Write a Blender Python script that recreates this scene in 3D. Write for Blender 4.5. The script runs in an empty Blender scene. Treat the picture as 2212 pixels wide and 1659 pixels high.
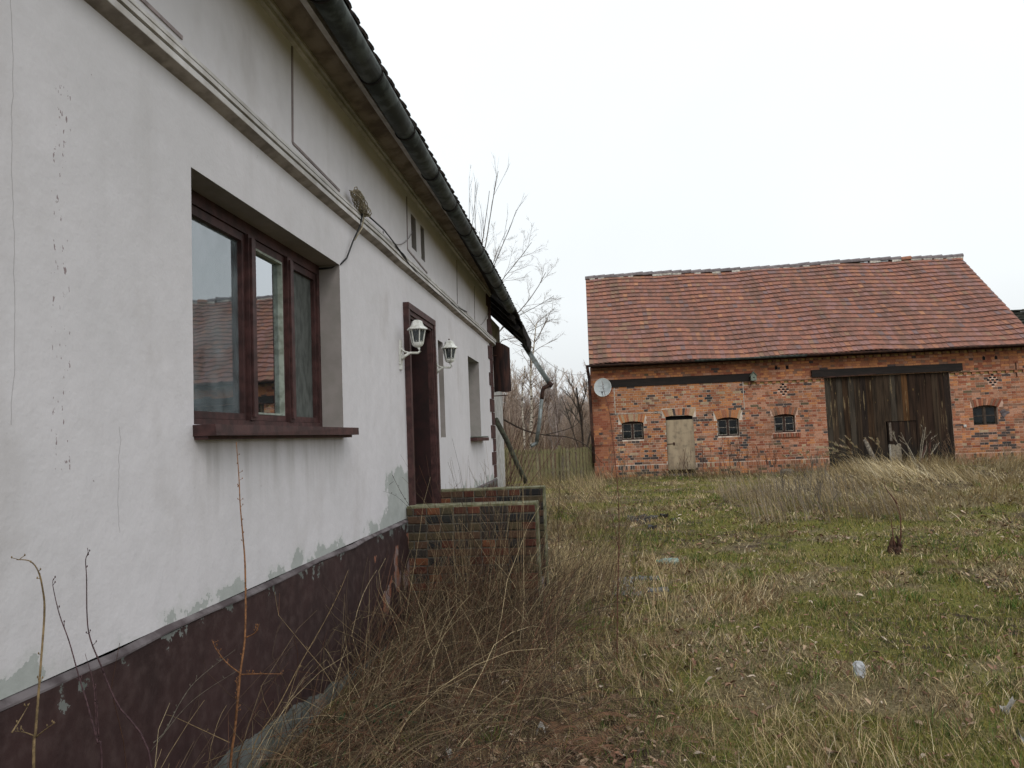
import bpy, math, random
import numpy as np
from mathutils import Vector, Matrix
random.seed(7); RNG = np.random.default_rng(11)
S = bpy.context.scene; COL = S.collection
R_ = math.radians
# ------------------------------------------------------------------ camera, sky, sun, exposure
EYE = 1.80
cam = bpy.data.objects.new('camera', bpy.data.cameras.new('camera')); COL.objects.link(cam)
cam.data.sensor_width = 36.0; cam.data.lens = 36.0*1661/2212
cam.data.clip_start = 0.05; cam.data.clip_end = 3000
cam.location = (0, 0, EYE)
CR = Matrix.Rotation(R_(6.05), 3, 'Z') @ Matrix.Rotation(R_(93.95), 3, 'X') @ Matrix.Rotation(R_(-2.3), 3, 'Z')
cam.rotation_euler = CR.to_euler()
S.camera = cam
def at(px, py, Y):                       # a point of the survey picture (2212 wide) on the upright plane at distance Y
    d = CR @ Vector(((px-1106)/1661.0, -(py-829.5)/1661.0, -1.0)); t = Y/d[1]
    return Vector((d[0]*t, Y, EYE+d[2]*t))
w = bpy.data.worlds.new('World'); S.world = w; w.use_nodes = True
nt = w.node_tree; nt.nodes.clear()
wo = nt.nodes.new('ShaderNodeOutputWorld'); bg = nt.nodes.new('ShaderNodeBackground')
sky = nt.nodes.new('ShaderNodeTexSky'); sky.sky_type = 'NISHITA'; sky.sun_disc = False
sky.sun_elevation = R_(42); sky.sun_rotation = R_(158); sky.dust_density = 3.0
tc = nt.nodes.new('ShaderNodeTexCoord'); sp = nt.nodes.new('ShaderNodeSeparateXYZ')
nt.links.new(tc.outputs['Generated'], sp.inputs[0])
rp = nt.nodes.new('ShaderNodeValToRGB')          # even cloud cover: a touch greyer towards the horizon
rp.color_ramp.elements[0].position = 0.0; rp.color_ramp.elements[0].color = (7.9, 8.15, 8.35, 1)
rp.color_ramp.elements[1].position = 0.45; rp.color_ramp.elements[1].color = (11.0, 11.6, 11.8, 1)
e = rp.color_ramp.elements.new(0.16); e.color = (10.4, 10.8, 10.9, 1)
nt.links.new(sp.outputs[2], rp.inputs[0])
cl = nt.nodes.new('ShaderNodeTexNoise'); cl.inputs['Scale'].default_value = 2.2; cl.inputs['Detail'].default_value = 4
nt.links.new(tc.outputs['Generated'], cl.inputs['Vector'])
cm = nt.nodes.new('ShaderNodeMapRange'); cm.inputs[1].default_value = .3; cm.inputs[2].default_value = .7
cm.inputs[3].default_value = .955; cm.inputs[4].default_value = 1.03
nt.links.new(cl.outputs[0], cm.inputs[0])
vm = nt.nodes.new('ShaderNodeVectorMath'); vm.operation = 'SCALE'
nt.links.new(rp.outputs[0], vm.inputs[0]); nt.links.new(cm.outputs[0], vm.inputs['Scale'])
mx = nt.nodes.new('ShaderNodeMix'); mx.data_type = 'RGBA'; mx.inputs[0].default_value = 0.10
nt.links.new(vm.outputs[0], mx.inputs[6]); nt.links.new(sky.outputs[0], mx.inputs[7])
nt.links.new(mx.outputs[2], bg.inputs[0]); bg.inputs[1].default_value = 0.10
nt.links.new(bg.outputs[0], wo.inputs[0])
sun = bpy.data.objects.new('sun', bpy.data.lights.new('sun', 'SUN')); COL.objects.link(sun)
sun.data.energy = 1.25; sun.data.angle = R_(35); sun.data.color = (1, .97, .93)
sd = Vector((math.sin(R_(158))*math.cos(R_(42)), math.cos(R_(158))*math.cos(R_(42)), math.sin(R_(42))))
sun.rotation_euler = sd.to_track_quat('Z', 'Y').to_euler(); sun.location = (5, -5, 12)
S.view_settings.view_transform = 'Standard'; S.view_settings.look = 'None'
S.view_settings.gamma = 1; S.view_settings.exposure = 0.0; S.view_settings.use_curve_mapping = False

# ------------------------------------------------------------------ helpers
def tag(o, label=None, cat=None, group=None, kind=None):
    if label: o['label'] = label
    if cat: o['category'] = cat
    if group: o['group'] = group
    if kind: o['kind'] = kind
    return o
WL = {}
def empty(name, loc=(0, 0, 0), **k):
    o = bpy.data.objects.new(name, None); COL.objects.link(o); o.location = loc
    o.empty_display_size = .2; WL[o] = Vector(loc); tag(o, **k); return o
def link(name, me, parent=None, pos=(0, 0, 0), rot=None, scale=None):
    o = bpy.data.objects.new(name, me); COL.objects.link(o)
    p = Vector(pos); WL[o] = p.copy()
    if parent is not None: o.parent = parent; p = p - WL[parent]
    o.location = p
    if rot is not None: o.rotation_euler = rot
    if scale is not None: o.scale = scale
    return o
class MB:
    def __init__(s): s.v = []; s.f = []; s.m = []
    def quad(s, a, b, c, d, m=0):
        n = len(s.v); s.v += [tuple(a), tuple(b), tuple(c), tuple(d)]; s.f.append((n, n+1, n+2, n+3)); s.m.append(m)
    def box(s, x0, x1, y0, y1, z0, z1, m=0, j=0):
        n = len(s.v); r = random.uniform
        s.v += [(x+(r(-j, j) if j else 0), y+(r(-j, j) if j else 0), z+(r(-j, j) if j else 0)) for z in (z0, z1) for y in (y0, y1) for x in (x0, x1)]
        for f in ((0, 2, 3, 1), (4, 5, 7, 6), (0, 1, 5, 4), (2, 6, 7, 3), (0, 4, 6, 2), (1, 3, 7, 5)):
            s.f.append(tuple(n+i for i in f)); s.m.append(m)
    def obox(s, c, u, v, w_, m=0):            # oriented box: centre and three half-vectors
        n = len(s.v); c, u, v, w_ = map(Vector, (c, u, v, w_))
        s.v += [tuple(c+u*a+v*b+w_*d) for d in (-1, 1) for b in (-1, 1) for a in (-1, 1)]
        for f in ((0, 2, 3, 1), (4, 5, 7, 6), (0, 1, 5, 4), (2, 6, 7, 3), (0, 4, 6, 2), (1, 3, 7, 5)):
            s.f.append(tuple(n+i for i in f)); s.m.append(m)
    def bar(s, a, b, t1, t2, m=0, up=(0, 0, 1)):
        a = Vector(a); b = Vector(b); d = (b-a); L = d.length; d.normalize(); up = Vector(up)
        if abs(d.dot(up)) > .95: up = Vector((1, 0, 0))
        x = d.cross(up).normalized(); y = x.cross(d)
        s.obox((a+b)/2, x*t1/2, y*t2/2, d*L/2, m)
    def prof(s, prof, ys, m=0, off=None, cap=True):   # closed (x,z) profile swept along y
        k = len(prof); n = len(s.v)
        for y in ys:
            dx, dz = off(y) if off else (0, 0)
            s.v += [(p[0]+dx, y, p[1]+dz) for p in prof]
        for i in range(len(ys)-1):
            for j in range(k):
                a = n+i*k+j; b = n+i*k+(j+1) % k
                s.f.append((a, a+k, b+k, b)); s.m.append(m)
        if cap:
            s.f.append(tuple(n+j for j in range(k))); s.m.append(m)
            s.f.append(tuple(n+(len(ys)-1)*k+j for j in reversed(range(k)))); s.m.append(m)
    def prism(s, poly, d, m=0):               # polygon (3-d points) pushed along the vector d
        k = len(poly); n = len(s.v); d = Vector(d)
        s.v += [tuple(Vector(p)) for p in poly] + [tuple(Vector(p)+d) for p in poly]
        s.f.append(tuple(n+i for i in range(k))); s.m.append(m)
        s.f.append(tuple(n+k+i for i in reversed(range(k)))); s.m.append(m)
        for i in range(k):
            j = (i+1) % k; s.f.append((n+j, n+i, n+k+i, n+k+j)); s.m.append(m)
    def tube(s, pts, r, n=8, m=0, cap=True):
        pts = [Vector(p) for p in pts]; K = len(pts); b0 = len(s.v)
        rr = r if hasattr(r, '__len__') else [r]*K
        up = Vector((0, 0, 1))
        for i, p in enumerate(pts):
            d = (pts[min(i+1, K-1)]-pts[max(i-1, 0)]).normalized()
            u = d.cross(up)
            if u.length < .05: u = d.cross(Vector((0, 1, 0)))
            u.normalize(); v = u.cross(d)
            for j in range(n):
                a = 2*math.pi*j/n; q = p+(u*math.cos(a)+v*math.sin(a))*rr[i]; s.v.append(tuple(q))
        for i in range(K-1):
            for j in range(n):
                a = b0+i*n+j; b = b0+i*n+(j+1) % n
                s.f.append((a, b, b+n, a+n)); s.m.append(m)
        if cap:
            s.f.append(tuple(b0+j for j in reversed(range(n)))); s.m.append(m)
            s.f.append(tuple(b0+(K-1)*n+j for j in range(n))); s.m.append(m)
    def lathe(s, c, prof, n=12, m=0, ax='z', ph=0):
        b0 = len(s.v)
        for (r, h) in prof:
            for j in range(n):
                a = 2*math.pi*(j+ph)/n; x, y = r*math.cos(a), r*math.sin(a)
                q = (x, y, h) if ax == 'z' else ((h, x, y) if ax == 'x' else (x, h, y))
                s.v.append((c[0]+q[0], c[1]+q[1], c[2]+q[2]))
        for i in range(len(prof)-1):
            for j in range(n):
                a = b0+i*n+j; b = b0+i*n+(j+1) % n
                s.f.append((a, b, b+n, a+n)); s.m.append(m)
        s.f.append(tuple(b0+j for j in reversed(range(n)))); s.m.append(m)
        s.f.append(tuple(b0+(len(prof)-1)*n+j for j in range(n))); s.m.append(m)
    def mesh(s, name, mats, smooth=False):
        me = bpy.data.meshes.new(name); me.from_pydata(s.v, [], s.f)
        for q in (mats if isinstance(mats, (list, tuple)) else [mats]): me.materials.append(q)
        me.polygons.foreach_set('material_index', s.m)
        if smooth: me.polygons.foreach_set('use_smooth', [True]*len(s.f))
        me.update(); return me
    def build(s, name, mats, parent=None, smooth=False, **k):
        o = link(name, s.mesh(name, mats, smooth), parent); tag(o, **k); return o

def npmesh(name, V, F4=None, F3=None, mat=None, col=None, smooth=False):
    me = bpy.data.meshes.new(name)
    n4 = 0 if F4 is None else len(F4); n3 = 0 if F3 is None else len(F3)
    me.vertices.add(len(V)); me.vertices.foreach_set('co', np.asarray(V, np.float32).ravel())
    lv = []
    if n4: lv.append(np.asarray(F4, np.int32).ravel())
    if n3: lv.append(np.asarray(F3, np.int32).ravel())
    lv = np.concatenate(lv); me.loops.add(len(lv)); me.loops.foreach_set('vertex_index', lv)
    me.polygons.add(n4+n3)
    st = np.concatenate([np.arange(n4)*4, n4*4+np.arange(n3)*3]).astype(np.int32)
    me.polygons.foreach_set('loop_start', st)
    if smooth: me.polygons.foreach_set('use_smooth', np.ones(n4+n3, bool))
    me.update(calc_edges=True)
    if col is not None:
        a = me.color_attributes.new('col', 'FLOAT_COLOR', 'POINT')
        c = np.ones((len(V), 4), np.float32); c[:, :3] = col; a.data.foreach_set('color', c.ravel())
    if mat: me.materials.append(mat)
    return me

def _h(ix, iy, s):
    n = (ix.astype(np.int64)*374761393 + iy.astype(np.int64)*668265263 + s*1274126177) & 0x7fffffff
    n = ((n ^ (n >> 13))*1274126177) & 0x7fffffff
    return ((n ^ (n >> 16)) & 0xffff)/65535.0
def vn(x, y, sc, s=0):
    x = np.asarray(x, float)/sc+1000; y = np.asarray(y, float)/sc+1000
    ix = np.floor(x); iy = np.floor(y); fx = x-ix; fy = y-iy; fx = fx*fx*(3-2*fx); fy = fy*fy*(3-2*fy)
    a = _h(ix, iy, s); b = _h(ix+1, iy, s); c = _h(ix, iy+1, s); d = _h(ix+1, iy+1, s)
    return (a*(1-fx)+b*fx)*(1-fy)+(c*(1-fx)+d*fx)*fy
def fbm(x, y, sc, s=0, o=3):
    t = 0; w_ = 1; tw = 0
    for i in range(o): t = t+w_*vn(x, y, sc/2**i, s+i*7); tw += w_; w_ *= .5
    return t/tw
def sstep(a, b, x): t = np.clip((x-a)/(b-a), 0, 1); return t*t*(3-2*t)
def gh(x, y):                                    # ground height
    x = np.asarray(x, float); y = np.asarray(y, float)
    h = .15+.17*sstep(8, 24, y)+.09*(fbm(x, y, 1.7, 3)-.5)+.05*(fbm(x, y, .45, 9)-.5)
    h = h+.22*sstep(3.5, 7, x)*sstep(12.5, 16.5, y)*sstep(24.3, 21.5, y)*(.6+.8*vn(x, y, 2.2, 5))
    h = h*sstep(60, 40, np.abs(y))+.3*(1-sstep(60, 40, np.abs(y)))
    return h
def gz(x, y): return float(gh(x, y))

# ------------------------------------------------------------------ node materials
class G:
    def __init__(s, name, rough=.85, spec=.3):
        s.m = bpy.data.materials.new(name); s.m.use_nodes = True; s.t = s.m.node_tree
        s.b = s.t.nodes['Principled BSDF']; s.b.inputs['Roughness'].default_value = rough
        s.b.inputs['Specular IOR Level'].default_value = spec
        s.g = s.t.nodes.new('ShaderNodeNewGeometry'); s.P = s.g.outputs['Position']
    def set(s, sock, v):
        if hasattr(v, 'links'): s.t.links.new(v, sock)
        elif isinstance(v, (tuple, list)) and len(v) == 3 and sock.type == 'RGBA': sock.default_value = (*v, 1)
        else: sock.default_value = v
    def xyz(s, v=None):
        n = s.t.nodes.new('ShaderNodeSeparateXYZ'); s.set(n.inputs[0], v or s.P); return n.outputs
    def ma(s, op, a, b=0.0, c=None, clamp=False):
        n = s.t.nodes.new('ShaderNodeMath'); n.operation = op; n.use_clamp = clamp
        s.set(n.inputs[0], a); s.set(n.inputs[1], b)
        if c is not None: s.set(n.inputs[2], c)
        return n.outputs[0]
    def scl(s, v, k):
        n = s.t.nodes.new('ShaderNodeVectorMath'); n.operation = 'MULTIPLY'; s.set(n.inputs[0], v); n.inputs[1].default_value = k; return n.outputs[0]
    def noise(s, sc, det=4, vec=None, rough=.55):
        n = s.t.nodes.new('ShaderNodeTexNoise'); s.set(n.inputs['Vector'], vec or s.P)
        n.inputs['Scale'].default_value = sc; n.inputs['Detail'].default_value = det; n.inputs['Roughness'].default_value = rough
        return n.outputs[0]
    def voro(s, sc, vec=None, out=0):
        n = s.t.nodes.new('ShaderNodeTexVoronoi'); s.set(n.inputs['Vector'], vec or s.P); n.inputs['Scale'].default_value = sc; return n.outputs[out]
    def mr(s, v, a, b, c=0.0, d=1.0):
        n = s.t.nodes.new('ShaderNodeMapRange'); n.interpolation_type = 'SMOOTHSTEP'; s.set(n.inputs[0], v)
        for i, q in enumerate((a, b, c, d)): n.inputs[i+1].default_value = q
        return n.outputs[0]
    def mix(s, f, a, b):
        n = s.t.nodes.new('ShaderNodeMix'); n.data_type = 'RGBA'
        s.set(n.inputs[0], f); s.set(n.inputs[6], a); s.set(n.inputs[7], b); return n.outputs[2]
    def attr(s, nm):
        n = s.t.nodes.new('ShaderNodeVertexColor'); n.layer_name = nm; return n.outputs[0]
    def rnd(s): return s.t.nodes.new('ShaderNodeObjectInfo').outputs['Random']
    def hsv(s, c, h=.5, sa=1, v=1):
        n = s.t.nodes.new('ShaderNodeHueSaturation'); s.set(n.inputs['Color'], c); s.set(n.inputs['Hue'], h); s.set(n.inputs['Saturation'], sa); s.set(n.inputs['Value'], v); return n.outputs[0]
    def bump(s, h, st=.3, d=.01):
        n = s.t.nodes.new('ShaderNodeBump'); n.inputs['Strength'].default_value = st; n.inputs['Distance'].default_value = d
        s.set(n.inputs['Height'], h); s.t.links.new(n.outputs[0], s.b.inputs['Normal'])
    def out(s, col): s.set(s.b.inputs['Base Color'], col); return s.m
def simple(name, c, rough=.8, sc=30, amt=.25, c2=None, bump=.2, bd=.004, spec=.3, metal=0, stretch=None, msc=None):
    g = G(name, rough, spec); c2 = c2 or tuple(x*.55 for x in c)
    v = g.scl(g.P, stretch) if stretch else g.P
    f = g.mr(g.noise(sc, 5, v), .35, .7)
    f = g.ma('MULTIPLY', f, amt*2, clamp=True)
    col = g.mix(f, c, c2)
    k = g.mr(g.noise(msc or sc*.12, 3), .3, .7, .82, 1.12)
    col = g.hsv(col, v=k)
    g.b.inputs['Metallic'].default_value = metal
    g.bump(g.noise(sc*1.5, 4, v), bump, bd)
    return g.out(col)
# ------------------------------------------------------------------ materials
def lime_wall(base=(.665, .638, .662)):
    g = G('painted_render', .9, .2); X, Yc, Zc = g.xyz()
    big = g.mr(g.noise(.7, 3), .3, .7); fine = g.mr(g.noise(9, 5), .3, .7)
    col = g.mix(big, base, (base[0]*.9, base[1]*.905, base[2]*.90))
    col = g.mix(g.ma('MULTIPLY', fine, .25), col, (base[0]*.8, base[1]*.8, base[2]*.79))
    blo = g.mr(g.noise(1.7, 5, g.scl(g.P, (1, 1, .7)), .6), .52, .74)
    col = g.mix(g.ma('MULTIPLY', blo, .38), col, (.40, .365, .35))
    # rain streaks and dirt
    st = g.mr(g.noise(1, 5, g.scl(g.P, (1, 5.5, .5))), .52, .8)
    col = g.mix(g.ma('MULTIPLY', st, .22), col, (.40, .38, .37))
    # dirt washed out below the big sill
    us = g.ma('MULTIPLY', g.mr(Zc, 1.3, 1.88, 0, 1), g.ma('MULTIPLY', g.mr(Yc, 3.25, 3.32), g.mr(Yc, 5.45, 5.38)))
    us = g.ma('MULTIPLY', us, g.ma('MULTIPLY', g.mr(g.noise(1, 4, g.scl(g.P, (1, 9, 1.1))), .35, .7), g.ma('LESS_THAN', Zc, 1.88)))
    col = g.mix(g.ma('MULTIPLY', us, .55), col, (.33, .31, .29))
    # splash zone just above the plinth: grey damp and lost paint
    n1 = g.noise(3.2, 6, rough=.62)
    thr = g.mr(Zc, 1.08, 1.34, .50, .80)
    thr2 = g.ma('SUBTRACT', thr, g.ma('MULTIPLY', g.mr(g.ma('ABSOLUTE', g.ma('SUBTRACT', Yc, 7.0)), .15, .95, 1, 0), g.mr(Zc, 1.42, 1.72, .44, 0)))
    thr3 = g.ma('ADD', thr2, g.ma('MULTIPLY', g.ma('LESS_THAN', Yc, 2.9), .02))
    pl = g.ma('GREATER_THAN', n1, thr3)
    col = g.mix(g.ma('MULTIPLY', pl, .9), col, g.mix(fine, (.33, .355, .34), (.25, .275, .26)))
    soft = g.mr(g.ma('SUBTRACT', n1, thr3), -.09, 0, 0, .4)
    col = g.mix(soft, col, (.47, .48, .46))
    # dark paint flecks in a broken line near the left end, plus strays
    d = g.ma('ABSOLUTE', g.ma('SUBTRACT', Yc, g.ma('ADD', 2.385, g.ma('MULTIPLY', g.noise(3, 2), .08))))
    near = g.ma('LESS_THAN', d, .045)
    fl = g.ma('GREATER_THAN', g.noise(34, 4, g.scl(g.P, (1, 1.8, .85))), .645)
    zz = g.ma('MULTIPLY', g.ma('GREATER_THAN', Zc, 1.75), g.ma('LESS_THAN', Zc, 3.12))
    col = g.mix(g.ma('MULTIPLY', g.ma('MULTIPLY', near, fl), g.ma('MULTIPLY', zz, .75)), col, (.17, .105, .11))
    sp_ = g.ma('GREATER_THAN', g.noise(11, 4), .765)
    col = g.mix(g.ma('MULTIPLY', sp_, .6), col, (.2, .15, .15))
    # hairline cracks
    for yy, am, sc, z0, z1 in ((2.16, .10, 1.6, 1.9, 4.0), (2.62, .35, .9, 1.5, 1.9)):
        dd = g.ma('ABSOLUTE', g.ma('SUBTRACT', Yc, g.ma('ADD', yy, g.ma('MULTIPLY', g.noise(sc, 6, g.scl(g.P, (0, .2, 1))), am))))
        ck = g.ma('MULTIPLY', g.ma('LESS_THAN', dd, .0016), g.ma('MULTIPLY', g.ma('GREATER_THAN', Zc, z0), g.ma('LESS_THAN', Zc, z1)))
        col = g.mix(g.ma('MULTIPLY', ck, .55), col, (.22, .2, .2))
    h = g.ma('ADD', g.ma('MULTIPLY', g.noise(60, 4), .5), g.ma('MULTIPLY', g.noise(5, 4), 4.0))
    h = g.ma('SUBTRACT', h, g.ma('MULTIPLY', pl, .8))
    g.bump(h, .32, .006)
    return g.out(col)
def maroon_plinth():
    g = G('maroon_plinth_paint', .62, .35); X, Yc, Zc = g.xyz()
    col = g.mix(g.mr(g.noise(2, 4), .3, .7), (.044, .0205, .0200), (.026, .0125, .0125))
    col = g.mix(g.ma('MULTIPLY', g.mr(g.noise(14, 5), .4, .75), .5), col, (.085, .055, .052))
    n = g.noise(7, 6, rough=.65)
    thr = g.ma('SUBTRACT', .80, g.mr(Zc, .86, 1.08, 0, .24))
    thr = g.ma('SUBTRACT', thr, g.mr(g.ma('ADD', g.ma('ADD', Zc, g.mr(Yc, 3.6, 6.2, 0, .22)), g.ma('MULTIPLY', g.noise(1.6, 2), .12)), .46, .39, 0, .6))
    thr = g.ma('SUBTRACT', thr, g.mr(Yc, 5.6, 7.0, 0, .12))
    pl = g.ma('GREATER_THAN', n, thr)
    col = g.mix(pl, col, g.mix(g.mr(g.noise(4, 3), .4, .6), (.17, .18, .17), (.10, .11, .10)))
    br = g.ma('MULTIPLY', g.ma('GREATER_THAN', g.noise(2.3, 5), .57), g.ma('MULTIPLY', g.ma('GREATER_THAN', Yc, 5.7), g.ma('LESS_THAN', Zc, .95)))
    col = g.mix(g.ma('MULTIPLY', br, .8), col, g.mix(g.mr(g.noise(8, 3), .4, .6), (.30, .12, .07), (.28, .22, .21)))
    g.bump(g.ma('SUBTRACT', g.noise(25, 5), pl), .4, .006)
    return g.out(col)
M = {}
M['wall'] = lime_wall()
M['wall2'] = simple('weathered_white_render', (.50, .49, .48), .9, 8, .5, (.33, .32, .30), .3)
M['plinth'] = maroon_plinth()
M['cap'] = simple('grey_cement_cap', (.155, .135, .14), .9, 7, .6, (.07, .055, .058), .4)
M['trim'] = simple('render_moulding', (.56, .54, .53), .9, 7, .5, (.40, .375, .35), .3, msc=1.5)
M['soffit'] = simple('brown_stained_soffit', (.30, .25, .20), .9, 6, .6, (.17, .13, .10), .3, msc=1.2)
M['soffit2'] = simple('underside_shade_stain', (.36, .32, .29), .9, 9, .6, (.22, .19, .17), .3, msc=1.2)  # brown dirt tone, darkened to carry the shadow under the ledge
M['groove'] = simple('dark_outline_strip', (.30, .25, .25), .9, 12, .4)
M['reveal'] = simple('bare_grey_reveal', (.30, .27, .26), .92, 10, .5, (.26, .24, .225), .3)
M['maroon'] = simple('maroon_wood_paint', (.030, .010, .010), .5, 10, .6, (.018, .007, .007), .3, .003, .4, stretch=(1, 3, 1))
M['maroon_lt'] = simple('worn_maroon_paint', (.072, .030, .028), .55, 14, .6, (.036, .015, .014), .4, .004, .35)
M['quoin'] = simple('maroon_quoin_paint', (.080, .034, .031), .8, 9, .6, (.040, .018, .017), .4)
M['sashgrey'] = simple('bare_sash_edge', (.36, .40, .35), .8, 20, .5, (.2, .22, .18))
M['zinc'] = simple('aged_zinc', (.085, .098, .092), .75, 9, .8, (.034, .040, .036), .4, .004, .5, .35, msc=3)
M['zincl'] = simple('pale_zinc', (.22, .25, .26), .5, 9, .6, (.12, .13, .12), .3, .003, .5, .4)
M['rust'] = simple('rust', (.075, .035, .024), .9, 7, .7, (.028, .015, .013), .5, .006)
M['rustd'] = simple('dark_rusty_sheet', (.050, .022, .017), .85, 5, .8, (.016, .009, .009), .4, .004, stretch=(3, 3, .5))
M['tar'] = simple('torn_roofing_felt', (.028, .022, .020), .95, 9, .7, (.012, .010, .010), .6, .01)
M['htile'] = simple('dark_old_roof_tile', (.050, .036, .032), .9, 14, .6, (.022, .018, .018), .4)
M['dark'] = simple('dark_interior', (.010, .009, .009), .95, 3, .3)
M['room'] = simple('dim_room_plaster', (.16, .155, .15), .95, 3, .3)
M['cloth'] = simple('pale_net_curtain', (.34, .42, .44), .95, 5, .5, (.13, .2, .22), stretch=(1, 4, 1))
M['white'] = simple('white_lantern_paint', (.70, .71, .68), .45, 25, .5, (.5, .5, .45), .2, .002, .5)
M['black'] = simple('black_cable', (.02, .02, .022), .6, 20, .2)
M['beige'] = simple('beige_cable', (.36, .31, .22), .6, 20, .3)
M['grey_wire'] = simple('grey_wire', (.25, .23, .23), .7, 20, .3)
def glass(name, dirt=.06, ior=1.75, tint=(.9, .95, .95), wav=.15):
    m = bpy.data.materials.new(name); m.use_nodes = True; t = m.node_tree; t.nodes.clear()
    o = t.nodes.new('ShaderNodeOutputMaterial'); mx_ = t.nodes.new('ShaderNodeMixShader'); tr = t.nodes.new('ShaderNodeBsdfTransparent')
    gl = t.nodes.new('ShaderNodeBsdfGlossy'); fr = t.nodes.new('ShaderNodeFresnel'); gl.inputs['Roughness'].default_value = .015
    fr.inputs[0].default_value = ior; tr.inputs[0].default_value = (*tint, 1); gl.inputs[0].default_value = (.92, .96, 1, 1)
    t.links.new(fr.outputs[0], mx_.inputs[0]); t.links.new(tr.outputs[0], mx_.inputs[1]); t.links.new(gl.outputs[0], mx_.inputs[2])
    ge = t.nodes.new('ShaderNodeNewGeometry'); no = t.nodes.new('ShaderNodeTexNoise'); no.inputs['Scale'].default_value = 3.5
    bu = t.nodes.new('ShaderNodeBump'); bu.inputs['Strength'].default_value = wav; bu.inputs['Distance'].default_value = .004
    t.links.new(ge.outputs['Position'], no.inputs['Vector']); t.links.new(no.outputs[0], bu.inputs['Height']); t.links.new(bu.outputs[0], gl.inputs['Normal'])
    df = t.nodes.new('ShaderNodeBsdfDiffuse'); df.inputs[0].default_value = (.40, .47, .50, 1)
    n2 = t.nodes.new('ShaderNodeTexNoise'); n2.inputs['Scale'].default_value = 6; n2.inputs['Detail'].default_value = 6
    mp = t.nodes.new('ShaderNodeMapRange'); mp.inputs[1].default_value = .3; mp.inputs[2].default_value = .8; mp.inputs[3].default_value = dirt*.4; mp.inputs[4].default_value = dirt*2
    t.links.new(ge.outputs['Position'], n2.inputs['Vector']); t.links.new(n2.outputs[0], mp.inputs[0])
    m2 = t.nodes.new('ShaderNodeMixShader'); t.links.new(mp.outputs[0], m2.inputs[0]); t.links.new(mx_.outputs[0], m2.inputs[1]); t.links.new(df.outputs[0], m2.inputs[2])
    t.links.new(m2.outputs[0], o.inputs[0]); return m
M['glass'] = glass('window_glass', .20, 3.6); M['glass_clear'] = glass('clear_window_glass', .02, 8.5)
M['glass_dusty'] = simple('dust_coated_glass', (.105, .112, .105), .65, 9, .6, (.06, .065, .06), .1, .002, .25, stretch=(1, 2, 1))
M['lampglass'] = glass('smoked_lantern_glass', .10, 1.5, (.28, .27, .26))
M['darkglass'] = glass('small_window_glass', .02, 1.3, (.3, .3, .3))

# ------------------------------------------------------------------ ground
xs = np.unique(np.concatenate([np.linspace(-900, -30, 12), np.linspace(-30, -4, 14), np.arange(-4, 17, .13), np.linspace(17, 40, 14), np.linspace(40, 900, 12)]))
ys = np.unique(np.concatenate([np.linspace(-400, -6, 8), np.arange(-6, 1.6, .5), np.arange(1.6, 13, .11), np.arange(13, 27, .2), np.linspace(27, 90, 30), np.linspace(90, 1500, 12)]))
XX, YY = np.meshgrid(xs, ys); ZZ = gh(XX, YY)
nx, ny = len(xs), len(ys)
V = np.stack([XX.ravel(), YY.ravel(), ZZ.ravel()], 1)
ii = (np.arange(ny-1)[:, None]*nx+np.arange(nx-1)[None]).ravel()
F = np.stack([ii, ii+1, ii+nx+1, ii+nx], 1)
def green(x, y):                                 # how green (moss, fresh grass) the turf is, 0..1
    g_ = fbm(x, y, 1.0, 21, 4)*.7+.15+.75*(fbm(x, y, .28, 31, 3)-.5)
    g_ = g_ + .07*sstep(.6, 2.5, x)*sstep(20, 15, y) - .25*sstep(.35, -.9, x)*sstep(16, 9, y)
    g_ = g_ - .22*sstep(3.5, 6, x)*sstep(11.5, 15.5, y) - .12*sstep(3.4, 5.2, x/(y+.1)*8)*0
    return sstep(.355, .60, g_)*.95
def brown(x, y): return sstep(.46, .62, fbm(x, y, 1.1, 77, 4)+.32*sstep(.5, -.9, x)*sstep(9.5, 6, y))
gr = green(V[:, 0], V[:, 1]); bw = brown(V[:, 0], V[:, 1])
gc = np.zeros((len(V), 3)); gc[:, 0] = gr; gc[:, 1] = bw
g = G('turf_soil', .95, .15); A_ = g.attr('col'); ax = g.xyz(A_)
n1 = g.noise(35, 6); n2 = g.noise(7, 5); n3 = g.noise(110, 4)
dry = g.mix(g.mr(n1, .35, .65), (.115, .088, .045), (.23, .185, .105))
moss = g.mix(g.mr(n1, .35, .65), (.092, .092, .020), (.215, .195, .046))
soil = g.mix(g.mr(n3, .35, .65), (.035, .025, .018), (.09, .062, .042))
col = g.mix(g.ma('ADD', ax[0], g.ma('MULTIPLY', g.ma('SUBTRACT', n2, .5), .9), clamp=True), dry, moss)
col = g.mix(g.ma('MULTIPLY', ax[1], g.mr(n2, .4, .62), clamp=True), col, soil)
g.bump(g.ma('ADD', n1, n3), .8, .03)
M['ground'] = g.out(col)
ground = link('ground', npmesh('ground', V, F4=F, mat=M['ground'], col=gc, smooth=True)); tag(ground, kind='structure')

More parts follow.
